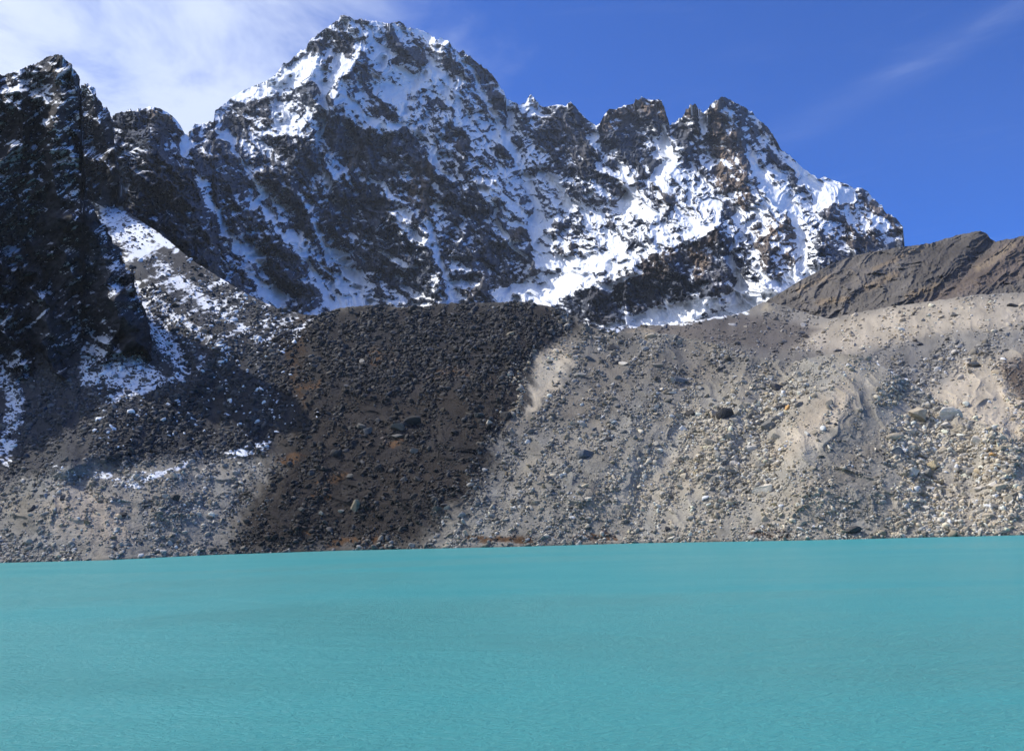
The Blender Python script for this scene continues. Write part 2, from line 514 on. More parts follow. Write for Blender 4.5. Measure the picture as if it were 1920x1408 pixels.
Ys_ = -CAM_H / ray(PXL, shore(PXL))[..., 2]
small = 0.5 * blk + 0.3 * fbm(u / 3, v / 3, 3)
PL = at(PXL, PYL, DL0 - (R * fade + (small - 0.3) * (1 - fade)) * np.minimum(1, graze * 1.3))
NLn = normals(PL)
strk = fbm((u * 0.80 + v * 0.42) / 26, (v * 0.90 - u * 0.55) / 5.0, 5, 0.62)
sL = 0.5 + 0.62 * snL + 0.42 * strk + 0.75 * (NLn[..., 2] - 0.72) + 0.25 * fbm(u / 2.0, v / 1.6, 3)
sL = np.where(snL < -0.6, 0, np.clip(sL, 0, 1))
tone = 1 + 0.20 * fbm(u / 12, v / 12, 4) + 0.16 * fbm((u * 0.85 + v * 0.5) / 3, (v * 0.85 - u * 0.5) / 14, 4)
colL = colL * np.clip(tone, 0.5, 1.7)[..., None]
colL = colL * (1 + 0.05 * fbm(u / 20 + 70, v / 20, 3)[..., None] * np.array([1.0, 0.1, -1.0]))
wet = smooth((PYL - shore(PXL) + 5) / 4)[..., None]
colL = colL * (1 - 0.45 * wet)


def close_back(V, C, steps):
    """continue the sheet beyond its crest, down the far side"""
    top, ct = V[-1], C[-1]
    away = top / np.linalg.norm(top[:, :2], axis=1)[:, None] * np.array([1, 1, 0])
    rows = [top + away * a - np.array([0, 0, b]) for a, b in steps]
    return np.concatenate([V, np.stack(rows)], 0), np.concatenate([C, np.repeat(ct[None], len(steps), 0)], 0)


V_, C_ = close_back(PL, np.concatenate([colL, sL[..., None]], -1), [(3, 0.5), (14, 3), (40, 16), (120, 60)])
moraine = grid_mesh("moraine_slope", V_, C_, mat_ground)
moraine["kind"] = "structure"

# ================================================================== UPPER VALLEY AND SANDY BANK (behind the front moraine)
V_top = interp([(1040, 640), (1100, 628), (1128, 622), (1165, 612), (1200, 612), (1260, 608), (1310, 600), (1360, 592), (1400, 584),
                (1430, 566), (1470, 572), (1520, 590), (1560, 598), (1590, 590), (1620, 584), (1660, 576), (1700, 571), (1740, 566),
                (1780, 560), (1840, 552), (1920, 548), (2400, 520)])
V_bot = interp([(1040, 680), (1300, 700), (1500, 745), (1600, 770), (1700, 850), (1800, 930), (1870, 1010), (1920, 1014), (2500, 1000)])
V_D = tps([(1040, 630, 600), (1100, 625, 640), (1260, 608, 760), (1400, 585, 900), (1430, 566, 960), (1500, 588, 840), (1560, 598, 720), (1700, 571, 640),
           (1840, 552, 600), (1920, 548, 590), (2400, 520, 560), (1060, 680, 540), (1300, 650, 530), (1300, 700, 490), (1500, 660, 520), (1500, 745, 440),
           (1400, 625, 640), (1600, 690, 465), (1620, 640, 550), (1700, 900, 345), (1750, 760, 410), (1850, 850, 352),
           (1920, 900, 340), (1920, 720, 420), (1920, 1010, 296), (2200, 900, 330), (2400, 1000, 300), (1870, 1010, 296), (1750, 660, 500), (1890, 960, 318), (1960, 940, 330)])
VC = Chart(3, (0.18, 0.168, 0.152))
VC.patch([(1430, 640), (1540, 605), (1620, 590), (1760, 565), (2400, 520), (2400, 640), (1930, 620), (1700, 665), (1560, 665)], (0.34, 0.30, 0.245), 14)
VC.patch([(1640, 670), (1780, 640), (1930, 620), (2400, 700), (2400, 1000), (1900, 1000), (1850, 850), (1760, 770)], (0.32, 0.285, 0.235), 20)
VC.patch([(1600, 660), (1760, 625), (1930, 615), (1930, 650), (1800, 670), (1760, 740), (1700, 720)], (0.20, 0.19, 0.175), 14)
VC.patch([(1740, 740), (1830, 690), (1890, 700), (1930, 780), (1930, 860), (1860, 820), (1780, 770)], (0.42, 0.365, 0.29), 14)
VC.patch([(1875, 690), (1895, 672), (2000, 650), (2300, 640), (2300, 800), (1930, 760), (1890, 722)], (0.125, 0.100, 0.083), 14)
VC.patch([(1040, 640), (1180, 612), (1300, 602), (1420, 590), (1540, 615), (1480, 660), (1300, 640), (1100, 650)], (0.125, 0.112, 0.102), 10)
VC.patch([(1160, 625), (1180, 612), (1210, 610), (1225, 622)], (0.26, 0.22, 0.165), 5)
VC.patch([(1420, 580), (1440, 568), (1455, 584)], (0.26, 0.23, 0.18), 4)
VS = Chart(1, -1.0)
VS.patch([(1120, 620), (1155, 610), (1172, 608), (1165, 618), (1150, 628), (1125, 630)], 1.0, 4)
VS.patch([(1176, 604), (1200, 604), (1190, 612), (1178, 613)], 0.9, 3)
VS.stroke([(1240, 608, 6), (1300, 602, 8), (1360, 590, 10), (1400, 584, 8)], 0.1)
VS.stroke([(1640, 678, 4), (1690, 705, 4), (1735, 740, 4)], -0.22)
colsV = columns(1040, 2400, 1040, 1932, 1.0, 9.0)
NV = 330
PXV = np.repeat(colsV[None], NV, 0)
vv = np.linspace(0, 1, NV)[:, None]
topV = V_top(colsV) + 1.6 * fbm(colsV / 15, colsV * 0 + 8.1, 4, 0.6)
PYV = V_bot(colsV) + (topV - V_bot(colsV)) * vv
PV0 = at(PXV, PYV, V_D(PXV, PYV))
u, v = (PXV - 960) * 0.30, (1000 - PYV) * 0.42
wx, wy = fbm(u / 30, v / 30, 3), fbm(u / 30 + 50, v / 30 + 9, 3)
colV = VC.look(PXV + 8 * wx, PYV + 6 * wy)
snV = VS.look(PXV + 3 * wx, PYV + 3 * wy)
R = 3.0 * fbm(u / 38, v / 55, 4) + 2.6 * (ridged(u / 34 + wx, v / 80, 3) - 0.8) + 0.8 * crag(u / 5, v / 5) + 0.45 * crag(u / 2.1, v / 2.1) + 0.6 * fbm(u / 7, v / 7, 4)
PV = at(PXV, PYV, V_D(PXV, PYV) - R * smooth((shore(PXV) - PYV + 1) / 120))
sV = np.where(snV < -0.7, 0, np.clip(0.5 + 0.6 * snV + 0.3 * fbm(u / 4, v / 3, 4), 0, 1))
tone = 1 + 0.2 * fbm(u / 16, v / 16, 4) + 0.12 * fbm(u / 4, v / 14, 3)
colV = colV * np.clip(tone, 0.5, 1.6)[..., None]
V_, C_ = close_back(PV, np.concatenate([colV, sV[..., None]], -1), [(4, 0.6), (20, 5), (60, 30), (160, 120)])
valley = grid_mesh("valley_ground", V_, C_, mat_ground)
valley["kind"] = "structure"

# ================================================================== BROWN HILL ON THE RIGHT
H_top = interp([(1380, 612), (1410, 590), (1440, 562), (1470, 545), (1500, 526), (1530, 511), (1560, 494), (1600, 480), (1640, 471), (1700, 462), (1740, 457), (1770, 449),
                (1800, 440), (1835, 433), (1848, 436), (1856, 447), (1868, 453), (1885, 449), (1900, 448), (1915, 443), (2000, 430), (2400, 330)])
H_bot = interp([(1380, 625), (1500, 625), (1700, 610), (1920, 585), (2400, 560)])
H_D = tps([(1380, 612, 930), (1440, 562, 1010), (1530, 511, 1040), (1700, 462, 1090), (1840, 432, 1120), (1920, 443, 1060), (2400, 330, 1150),
           (1400, 625, 860), (1560, 620, 800), (1700, 600, 740), (1920, 580, 690), (2400, 560, 640), (1600, 550, 920), (1800, 520, 900), (1870, 560, 760)])
HC = Chart(3, (0.120, 0.110, 0.100))
HC.patch([(1440, 580), (1560, 500), (1700, 460), (1760, 458), (1640, 530), (1560, 590)], (0.135, 0.122, 0.110), 20)
HC.patch([(1740, 465), (1830, 434), (1870, 455), (1850, 500), (1780, 540), (1700, 520)], (0.088, 0.080, 0.074), 12)
HC.patch([(1880, 455), (1930, 445), (1930, 520), (1780, 560), (1700, 580), (1800, 520)], (0.125, 0.102, 0.088), 12)
for p in ([(1620, 540, 9), (1680, 515, 8)], [(1545, 570, 9), (1590, 560, 6)], [(1700, 560, 7), (1760, 535, 7)], [(1840, 505, 7), (1900, 460, 7)],
          [(1640, 500, 5), (1730, 470, 6)], [(1500, 545, 6), (1560, 515, 5)]):
    HC.stroke(p, (0.20, 0.160, 0.118))
HR = Chart(1)
for p, a in (([(1840, 434, 20), (1760, 520, 40), (1640, 590, 50)], 28), ([(1700, 462, 30), (1600, 540, 45), (1500, 600, 40)], 22),
             ([(1930, 450, 30), (1850, 520, 40), (1740, 585, 40)], 24), ([(1560, 495, 20), (1500, 550, 25), (1450, 590, 25)], 14),
             ([(1862, 455, 12), (1800, 530, 22), (1700, 590, 25)], -22)):
    HR.stroke(p, a, add=True, sharp=True)
colsH = columns(1380, 2400, 1380, 1932, 1.1, 9.0)
NH = 190
PXH = np.repeat(colsH[None], NH, 0)
vv = np.linspace(0, 1, NH)[:, None]
topH = H_top(colsH) + 1.6 * fbm(colsH / 12, colsH * 0 + 5.1, 4, 0.6) * smooth((colsH - 1500) / 200)
PYH = H_bot(colsH) + (topH - H_bot(colsH)) * vv
DH = H_D(PXH, PYH)
PH0 = at(PXH, PYH, DH)
u, v = (PXH - 1600) * 0.66, (560 - PYH) * 0.72
a_, b_ = u * 0.80 + v * 0.60, v * 0.80 - u * 0.60       # a runs along the strata that rise to the right
wx, wy = fbm(u / 90, v / 90, 3), fbm(u / 90 + 50, v / 90 + 9, 3)
colH = HC.look(PXH + 9 * wx, PYH + 6 * wy)
R = HR.look(PXH + 6 * wx, PYH + 4 * wy) + 8 * (ridged(a_ / 60 + wx, b_ / 17 + wy, 5, 0.66) - 0.8) + 4 * crag(a_ / 34 + wx, b_ / 10 + wy) + 3.4 * crag(a_ / 12 + wx, b_ / 5) + 3.8 * crag(u / 4, v / 4) + 1.8 * crag(u / 1.9, v / 1.7) + 3.5 * fbm(u / 9, v / 8, 5, 0.68)
PH = at(PXH, PYH, DH - R)
colH = colH * np.clip(1 + 0.22 * fbm(a_ / 60, b_ / 10, 4) + 0.15 * fbm(u / 25, v / 25, 3), 0.5, 1.6)[..., None]
V_, C_ = close_back(PH, np.concatenate([colH, np.zeros_like(colH[..., :1])], -1), [(6, 1), (40, 8), (140, 80), (300, 300)])
hill = grid_mesh("hill", V_, C_, mat_hill)
hill["kind"] = "structure"

# ================================================================== SNOWY MAIN MOUNTAIN
M_top = interp([(180, 222), (206, 218), (220, 212), (235, 210), (240, 205), (252, 207), (270, 203), (285, 200), (300, 203), (315, 212),
                (330, 225), (340, 238), (347, 250), (352, 252), (357, 243), (365, 235), (385, 230), (400, 227), (403, 209), (412, 200), (425, 191),
                (437, 182), (455, 170), (475, 162), (500, 152), (515, 142), (520, 135), (530, 120), (545, 112), (560, 100), (575, 88), (585, 72),
                (600, 62), (615, 50), (625, 44), (635, 37), (638, 28), (655, 31), (665, 38), (680, 36), (700, 40), (730, 45), (745, 41), (752, 42),
                (765, 52), (785, 55), (800, 62), (815, 72), (830, 73), (842, 78), (848, 88), (860, 99), (868, 94), (875, 101), (890, 112), (905, 125),
                (925, 142), (935, 158), (945, 172), (950, 185), (960, 190), (975, 197), (985, 193), (989, 184), (995, 177), (1003, 186), (1012, 197),
                (1025, 201), (1045, 197), (1062, 197), (1070, 189), (1078, 200), (1090, 213), (1105, 228), (1118, 237), (1125, 232), (1133, 215),
                (1142, 205), (1155, 205), (1162, 202), (1175, 197), (1188, 193), (1193, 186), (1203, 182), (1215, 186), (1228, 187), (1240, 190),
                (1246, 201), (1250, 218), (1256, 235), (1262, 230), (1278, 220), (1288, 205), (1295, 197), (1305, 196), (1310, 205), (1318, 211),
                (1330, 200), (1345, 187), (1352, 177), (1362, 184), (1380, 193), (1398, 203), (1410, 210), (1420, 222), (1432, 232), (1445, 247),
                (1455, 262), (1462, 278), (1475, 288), (1490, 300), (1505, 315), (1520, 326), (1535, 334), (1548, 332), (1560, 338), (1590, 346),
                (1600, 353), (1617, 352), (1630, 362), (1640, 375), (1655, 388), (1665, 402), (1680, 408), (1687, 418), (1693, 426), (1694, 446),
                (1697, 480), (1720, 520), (1760, 560)])
M_bot = interp([(180, 410), (230, 425), (300, 472), (360, 520), (440, 570), (520, 612), (600, 625), (900, 605), (1030, 610), (1110, 645), (1140, 650),
                (1300, 640), (1400, 620), (1450, 600), (1500, 575), (1560, 540), (1760, 600)])
M_D = tps([(200, 400, 850), (300, 450, 900), (400, 540, 960), (520, 600, 1100), (600, 600, 1200), (900, 600, 1330), (1130, 640, 1300), (1300, 620, 1270),
           (1420, 600, 1250), (1500, 560, 1200), (1600, 520, 1300), (1760, 560, 1450), (220, 212, 1080), (285, 200, 1130), (350, 250, 1260), (350, 330, 1090),
           (403, 209, 1560), (425, 191, 1720), (500, 152, 1790), (590, 80, 1860), (590, 150, 1700), (640, 30, 1940), (740, 42, 2040), (850, 88, 2110), (950, 185, 2120),
           (1070, 190, 2170), (1120, 236, 2150), (1200, 183, 2190), (1256, 235, 2170), (1352, 178, 2170), (1450, 250, 2260), (1560, 338, 2060),
           (1693, 426, 1960), (640, 300, 1640), (450, 300, 1400), (900, 300, 1830), (1100, 350, 1860), (1250, 350, 1800), (1000, 500, 1620),
           (800, 450, 1500), (1340, 420, 1580), (1230, 480, 1450), (1080, 530, 1480), (1150, 400, 1760), (1480, 400, 1720), (1600, 440, 1700), (650, 540, 1400)])
MR = Chart(1)
for p, a in ((([(642, 35, 40), (690, 60, 45), (680, 95, 45), (668, 125, 40), (645, 155, 40), (640, 178, 45), (618, 210, 45), (600, 260, 60), (620, 330, 60)]), 62),
             ([(588, 100, 35), (592, 150, 40), (590, 200, 40), (560, 250, 50), (540, 330, 60), (580, 410, 55)], 55),
             ([(842, 78, 40), (855, 130, 45), (862, 190, 50), (864, 225, 50), (885, 265, 50), (905, 335, 55), (960, 420, 60), (1008, 495, 45)], 58),
             ([(745, 42, 40), (762, 100, 45), (795, 160, 45), (840, 260, 55), (880, 360, 55)], 30),
             ([(700, 190, 40), (730, 240, 50), (770, 330, 55), (820, 400, 50)], 34),
             ([(700, 420, 45), (735, 400, 50), (770, 440, 55), (810, 510, 55), (845, 570, 50)], 60),
             ([(505, 440, 35), (550, 480, 50), (580, 540, 50), (600, 590, 45)], 58),
             ([(285, 270, 40), (320, 310, 60), (355, 370, 60), (380, 470, 60)], 60),
             ([(400, 215, 40), (420, 260, 50), (400, 330, 50)], 30), ([(470, 175, 35), (480, 230, 50), (520, 300, 50)], 36),
             ([(1070, 200, 30), (1090, 300, 40), (1110, 330, 40), (1135, 395, 35)], 42),
             ([(1145, 210, 30), (1160, 260, 40), (1195, 330, 45)], 46), ([(1200, 185, 30), (1235, 250, 35)], 36),
             ([(1300, 200, 25), (1290, 260, 35), (1265, 300, 40), (1245, 345, 40), (1245, 400, 45)], 52),
             ([(1352, 180, 35), (1368, 230, 45), (1385, 290, 50), (1405, 335, 55), (1440, 368, 50), (1460, 400, 55), (1450, 480, 60), (1440, 540, 40)], 80),
             ([(1340, 420, 45), (1350, 470, 50), (1335, 560, 50)], 55),
             ([(1345, 425, 50), (1260, 460, 60), (1180, 490, 60), (1120, 525, 50), (1060, 560, 50)], 62),
             ([(1600, 352, 35), (1555, 385, 45), (1535, 430, 50), (1550, 490, 45)], 55), ([(1640, 375, 30), (1640, 420, 40)], 30),
             ([(880, 470, 45), (900, 530, 45), (920, 560, 40)], 40), ([(960, 270, 20), (930, 330, 30), (925, 300, 20)], 20),
             ([(610, 165, 12), (606, 200, 12), (600, 250, 10), (596, 310, 8)], -30), ([(955, 215, 14), (960, 260, 14), (1000, 380, 20), (1012, 470, 22)], -34),
             ([(1020, 325, 12), (1060, 385, 18), (1150, 400, 20), (1180, 360, 18)], -26), ([(625, 470, 25), (670, 520, 30), (700, 570, 30)], -34),
             ([(812, 440, 10), (825, 490, 14), (848, 560, 20)], -30), ([(1410, 300, 10), (1440, 345, 14), (1490, 400, 14), (1505, 480, 14)], -34),
             ([(1320, 215, 7), (1330, 280, 10), (1345, 325, 10)], -30), ([(1395, 430, 12), (1372, 480, 12), (1385, 540, 12)], -32),
             ([(1242, 250, 8), (1258, 300, 10), (1225, 335, 12)], -26), ([(560, 190, 20), (520, 215, 20), (560, 250, 20)], 10)):
    MR.stroke(p, a, add=True, sharp=a > 0)
MS = Chart(1, 0.0)                               # -1 bare rock ... 1 full snow
MS.patch([(620, 50), (860, 100), (960, 200), (930, 300), (800, 260), (640, 200)], 0.12, 40)
MS.patch([(930, 220), (1120, 260), (1260, 380), (1200, 470), (1020, 460), (940, 380)], 0.12, 30)
MS.patch([(200, 200), (350, 250), (400, 330), (560, 340), (560, 600), (360, 520), (200, 400)], -0.16, 25)
MS.patch([(560, 300), (700, 300), (860, 330), (1000, 480), (980, 570), (560, 600), (600, 430)], -0.10, 30)
MS.patch([(200, 205), (300, 198), (332, 225), (322, 262), (290, 275), (218, 285)], -0.75, 6)
MS.patch([(285, 272), (325, 285), (372, 370), (388, 470), (440, 545), (520, 600), (400, 560), (240, 395), (246, 330)], -0.75, 9)
RK, SN = -0.58, 0.85
for p in ([(575, 85), (612, 72), (617, 95), (590, 102)], [(628, 78), (655, 70), (668, 100), (650, 117), (632, 95)], [(638, 152), (668, 127), (673, 137), (655, 155)],
          [(607, 188), (625, 178), (618, 210), (604, 226)], [(546, 178), (560, 168), (590, 160), (590, 180)], [(727, 75), (745, 62), (760, 85), (786, 96), (800, 120), (780, 126), (750, 112), (735, 100)],
          [(690, 188), (705, 182), (745, 197), (768, 222), (712, 222)], [(606, 236), (640, 220), (668, 228), (690, 245), (735, 262), (752, 312), (720, 332), (680, 320), (650, 330), (602, 262)],
          [(745, 242), (765, 230), (785, 284), (752, 270)], [(800, 182), (832, 186), (838, 212), (812, 216)], [(403, 208), (440, 194), (500, 180), (512, 205), (490, 250), (440, 250), (410, 232)],
          [(358, 246), (400, 231), (440, 290), (480, 342), (430, 370), (390, 350), (362, 310)], [(500, 262), (560, 255), (592, 300), (570, 360), (530, 345), (498, 340)],
          [(510, 450), (550, 470), (588, 530), (602, 570), (560, 565), (520, 530), (502, 482)], [(545, 380), (575, 400), (582, 442), (535, 430)], [(612, 382), (680, 345), (722, 362), (724, 402), (690, 430), (640, 444), (618, 440)],
          [(692, 442), (735, 412), (770, 470), (800, 525), (780, 545), (742, 492), (700, 500)], [(772, 292), (810, 300), (816, 398), (800, 405), (762, 366)], [(818, 300), (850, 335), (900, 362), (905, 400), (918, 468), (880, 500), (842, 430), (822, 362)],
          [(830, 452), (860, 442), (870, 482), (838, 490)], [(872, 462), (920, 470), (952, 515), (945, 545), (880, 520)], [(880, 545), (915, 520), (930, 560), (870, 562)], [(960, 422), (990, 430), (1012, 482), (1002, 498), (972, 482), (944, 440)],
          [(925, 268), (948, 272), (958, 308), (932, 300)], [(830, 190), (866, 240), (885, 285), (870, 300), (840, 270)], [(865, 100), (900, 118), (925, 150), (950, 188), (940, 205), (915, 170), (890, 150)],
          [(992, 242), (1060, 232), (1100, 262), (1118, 318), (1160, 340), (1155, 346), (1100, 330), (1030, 290)], [(1015, 286), (1040, 290), (1082, 325), (1045, 330)],
          [(1040, 412), (1060, 420), (1130, 432), (1178, 452), (1150, 464), (1060, 464), (1028, 452)], [(1064, 352), (1085, 350), (1090, 374), (1072, 370)], [(1077, 390), (1118, 387), (1122, 408), (1082, 408)],
          [(1130, 340), (1160, 350), (1170, 370), (1140, 362)], [(1010, 200), (1068, 195), (1100, 240), (1110, 280), (1060, 240), (1030, 232)],
          [(1122, 238), (1150, 206), (1240, 190), (1253, 236), (1240, 262), (1212, 232), (1200, 280), (1240, 295), (1228, 328), (1198, 335), (1178, 300), (1150, 322), (1130, 280)],
          [(1205, 345), (1232, 340), (1226, 392), (1212, 372)], [(1222, 345), (1258, 336), (1268, 370), (1258, 400), (1232, 392)], [(1290, 202), (1313, 212), (1306, 262), (1272, 282), (1266, 252)],
          [(1325, 220), (1350, 188), (1358, 230), (1382, 262), (1402, 300), (1410, 342), (1380, 352), (1352, 340), (1332, 310), (1325, 270)], [(1336, 382), (1360, 372), (1380, 400), (1362, 425), (1338, 402)],
          [(1380, 352), (1418, 342), (1438, 368), (1395, 398)], [(1440, 290), (1468, 300), (1475, 320), (1450, 318)], [(1462, 340), (1490, 330), (1500, 350), (1475, 362)],
          [(1405, 425), (1445, 392), (1480, 404), (1492, 460), (1480, 500), (1442, 505), (1402, 450)],
          [(1312, 445), (1352, 420), (1366, 500), (1350, 560), (1300, 580), (1200, 580), (1130, 605), (1060, 592), (1047, 572), (1100, 545), (1170, 524), (1220, 474), (1290, 462)],
          [(1520, 440), (1560, 430), (1600, 445), (1680, 440), (1692, 460), (1570, 498), (1540, 480)], [(1612, 362), (1650, 388), (1688, 430), (1640, 402)], [(1520, 385), (1550, 380), (1560, 400), (1525, 405)]):
    MS.patch(p, RK, 6)
MS.patch([(1405, 425), (1445, 392), (1480, 404), (1492, 460), (1480, 500), (1442, 505), (1402, 450)], -0.3, 6)
for p in ([(425, 191), (470, 164), (515, 143), (560, 108), (590, 100), (597, 112), (590, 150), (548, 168), (528, 160), (508, 178), (470, 178), (440, 188)],
          [(618, 172), (660, 155), (655, 175), (635, 192), (625, 198)], [(700, 95), (725, 88), (735, 120), (770, 135), (810, 122), (836, 138), (848, 165), (840, 190), (800, 172), (770, 160), (748, 165), (735, 150), (712, 130)],
          [(500, 193), (515, 185), (542, 200), (570, 225), (578, 245), (560, 258), (540, 250), (525, 250), (515, 225)],
          [(465, 508), (500, 530), (530, 547), (545, 582), (530, 594), (505, 582), (480, 545)], [(625, 470), (665, 475), (675, 500), (702, 540), (718, 578), (640, 578), (622, 540), (638, 505)],
          [(1010, 462), (1050, 475), (1130, 470), (1200, 455), (1190, 490), (1150, 502), (1110, 510), (1060, 545), (1040, 570), (925, 578), (918, 552), (960, 532), (1000, 528), (1020, 500)],
          [(1175, 390), (1215, 385), (1245, 410), (1260, 415), (1320, 402), (1348, 418), (1318, 442), (1250, 450), (1210, 465), (1185, 475), (1170, 480), (1200, 448), (1240, 430)],
          [(1420, 388), (1445, 360), (1478, 378), (1470, 392), (1440, 388)], [(1540, 345), (1600, 352), (1600, 375), (1560, 372), (1530, 400), (1515, 385)],
          [(1140, 600), (1250, 580), (1320, 572), (1380, 560), (1480, 515), (1545, 500), (1560, 520), (1460, 570), (1400, 600), (1260, 620), (1130, 640)],
          [(340, 250), (356, 252), (358, 275), (345, 296), (335, 275)]):
    MS.patch(p, SN, 5)
for p in ([(592, 115, 5), (600, 150, 9), (612, 165, 10), (625, 150, 11), (650, 128, 9), (664, 112, 6)], [(600, 150, 9), (608, 200, 7), (604, 240, 4), (590, 270, 4), (595, 310, 4), (612, 335, 4)],
          [(692, 52, 3), (698, 80, 5), (720, 100, 8)], [(720, 150, 6), (750, 180, 9), (756, 215, 8), (776, 240, 8), (800, 255, 9), (812, 290, 7), (832, 322, 5), (850, 342, 4)],
          [(650, 185, 6), (672, 202, 7), (692, 222, 7), (715, 235, 7), (750, 228, 4), (772, 225, 4)], [(405, 240, 3), (425, 252, 5), (450, 290, 4), (470, 318, 3), (486, 336, 4)],
          [(213, 290, 8), (232, 322, 4), (236, 350, 4), (240, 376, 4), (262, 388, 3)], [(272, 312, 5), (245, 326, 5)], [(222, 290, 3), (258, 276, 3), (282, 266, 3)],
          [(372, 342, 10), (390, 378, 11), (412, 402, 9), (428, 432, 7), (448, 458, 11), (470, 475, 11), (492, 482, 10)], [(500, 395, 7), (512, 418, 6), (530, 440, 4), (540, 448, 3)],
          [(475, 386, 5), (500, 365, 7), (490, 346, 6)], [(540, 440, 6), (572, 468, 7), (598, 518, 6), (616, 560, 10), (645, 580, 11)], [(585, 412, 5), (600, 440, 6), (622, 480, 9)],
          [(605, 332, 9), (615, 360, 8)], [(690, 344, 5), (720, 340, 5), (736, 368, 7), (760, 395, 10), (745, 406, 7)], [(735, 404, 4), (770, 430, 5), (792, 452, 4)], [(712, 470, 5), (740, 490, 6), (780, 505, 4)],
          [(800, 410, 6), (810, 425, 7), (812, 460, 9), (822, 488, 8), (830, 502, 5), (846, 532, 11), (850, 568, 12)], [(900, 340, 6), (915, 365, 12), (922, 385, 6), (925, 410, 3), (942, 440, 5), (966, 460, 5), (988, 478, 3)],
          [(927, 352, 6), (950, 380, 6), (985, 405, 5)], [(955, 190, 9), (955, 230, 9), (950, 260, 8), (965, 285, 9), (980, 320, 10), (990, 350, 11), (1006, 390, 13), (1000, 412, 10), (1010, 450, 10), (1020, 490, 14)],
          [(1020, 325, 7), (1045, 350, 10), (1060, 380, 11), (1100, 398, 11), (1130, 420, 9), (1150, 402, 9), (1170, 380, 14), (1185, 350, 12), (1180, 325, 8), (1166, 306, 5)],
          [(1250, 240, 4), (1240, 260, 7), (1256, 290, 8), (1260, 305, 4), (1240, 322, 7), (1225, 332, 7), (1245, 348, 9)], [(1318, 212, 5), (1318, 230, 6), (1310, 260, 4)], [(1360, 198, 3), (1370, 215, 6), (1366, 230, 4)],
          [(1405, 280, 5), (1420, 320, 8), (1445, 345, 7), (1468, 372, 9), (1486, 392, 10), (1492, 420, 7), (1502, 460, 7), (1510, 490, 8), (1490, 520, 8)],
          [(1495, 305, 3), (1520, 345, 8), (1540, 352, 10), (1562, 350, 9)], [(1396, 430, 6), (1376, 450, 6), (1370, 490, 8), (1385, 520, 7), (1390, 548, 6)], [(1400, 420, 6), (1430, 395, 6)],
          [(1060, 545, 4), (1100, 514, 5), (1112, 530, 5), (1140, 538, 5), (1170, 520, 4), (1200, 508, 4)], [(1245, 560, 3), (1252, 575, 3)], [(950, 415, 4), (1000, 425, 5), (1030, 470, 5)],
          [(730, 46, 3), (760, 54, 3), (800, 68, 4), (842, 84, 5)], [(860, 150, 5), (862, 225, 5)], [(870, 110, 5), (905, 165, 6), (925, 215, 7), (935, 240, 6)]):
    MS.stroke(p, 1.05)
MS.stroke([(212, 215, 3), (240, 209, 3), (262, 205, 3), (290, 203, 4), (312, 215, 3), (340, 242, 3)], 0.95)
MS.patch([(1175, 385), (1240, 400), (1330, 400), (1345, 418), (1250, 448), (1200, 460), (1180, 440)], 0.15, 10)
MS.patch([(1118, 622), (1165, 600), (1245, 572), (1300, 561), (1368, 550), (1394, 524), (1440, 536), (1490, 510), (1545, 498), (1560, 520), (1460, 575), (1400, 605), (1260, 625), (1130, 645)], 1.25, 4)
MS.patch([(1262, 300), (1290, 290), (1335, 330), (1362, 372), (1330, 400), (1285, 360)], 0.15, 12)
MS.patch([(1080, 380), (1180, 400), (1230, 450), (1180, 480), (1090, 465), (1020, 450)], 0.05, 14)
MS.patch([(1090, 240), (1100, 240), (1135, 300), (1165, 345), (1150, 345)], 0.1, 6)
MT = Chart(1, 0.0)                               # warmer, browner rock
for p, a in (([(1325, 215), (1352, 182), (1385, 260), (1420, 345), (1395, 400), (1340, 340)], 0.7), ([(1180, 190), (1242, 188), (1254, 235), (1235, 225)], 1.0),
             ([(1122, 235), (1155, 203), (1190, 200), (1180, 230), (1140, 255)], 0.7), ([(985, 200), (995, 176), (1012, 200)], 1.2), ([(1290, 205), (1312, 200), (1310, 225), (1285, 225)], 0.8),
             ([(1285, 475), (1345, 430), (1335, 500), (1310, 530)], 0.9), ([(1405, 425), (1490, 400), (1500, 500), (1430, 510)], 0.7), ([(1180, 480), (1280, 460), (1250, 520), (1170, 520)], 0.6),
             ([(770, 292), (812, 300), (820, 400), (762, 370)], 0.8), ([(645, 270), (675, 270), (672, 320), (648, 320)], 0.9), ([(1540, 360), (1690, 380), (1694, 450), (1540, 470)], 0.5),
             ([(1430, 540), (1500, 500), (1480, 530)], 1.2), ([(285, 205), (322, 215), (318, 232), (288, 225)], 1.2), ([(1222, 345), (1262, 340), (1262, 398), (1232, 390)], 0.35),
             ([(955, 425), (985, 425), (975, 450), (955, 450)], 0.8)):
    MT.patch(p, a, 8)
colsM = columns(180, 1760, 190, 1704, 0.85, 9.0)
NM = 640
PXM = np.repeat(colsM[None], NM, 0)
vv = np.linspace(0, 1, NM)[:, None]
jag = 3.4 * (ridged(colsM / 14, colsM * 0 + 2.2, 4, 0.62) - 0.9) * (0.7 + 0.9 * fbm(colsM / 37, colsM * 0 + 7.7, 2)) + 1.5 * fbm(colsM / 24, colsM * 0 + 4.0, 4, 0.6)
jag = jag * (1 - 0.9 * smooth((colsM - 418) / 12) * smooth((520 - colsM) / 12)) * (1 - 0.6 * smooth((colsM - 1540) / 20) * smooth((1620 - colsM) / 20))
topM = M_top(colsM)
PYM = M_bot(colsM) + (topM - M_bot(colsM)) * vv
PYM = PYM - jag * 0.8 * np.exp(-(PYM - topM) / 5.0)
DM = M_D(PXM, PYM)
PM0 = at(PXM, PYM, DM)
u, v = (PXM - 960) * 1.15, (700 - PYM) * 1.25
wx, wy = fbm(u / 160, v / 160, 4), fbm(u / 160 + 50, v / 160 + 9, 4)
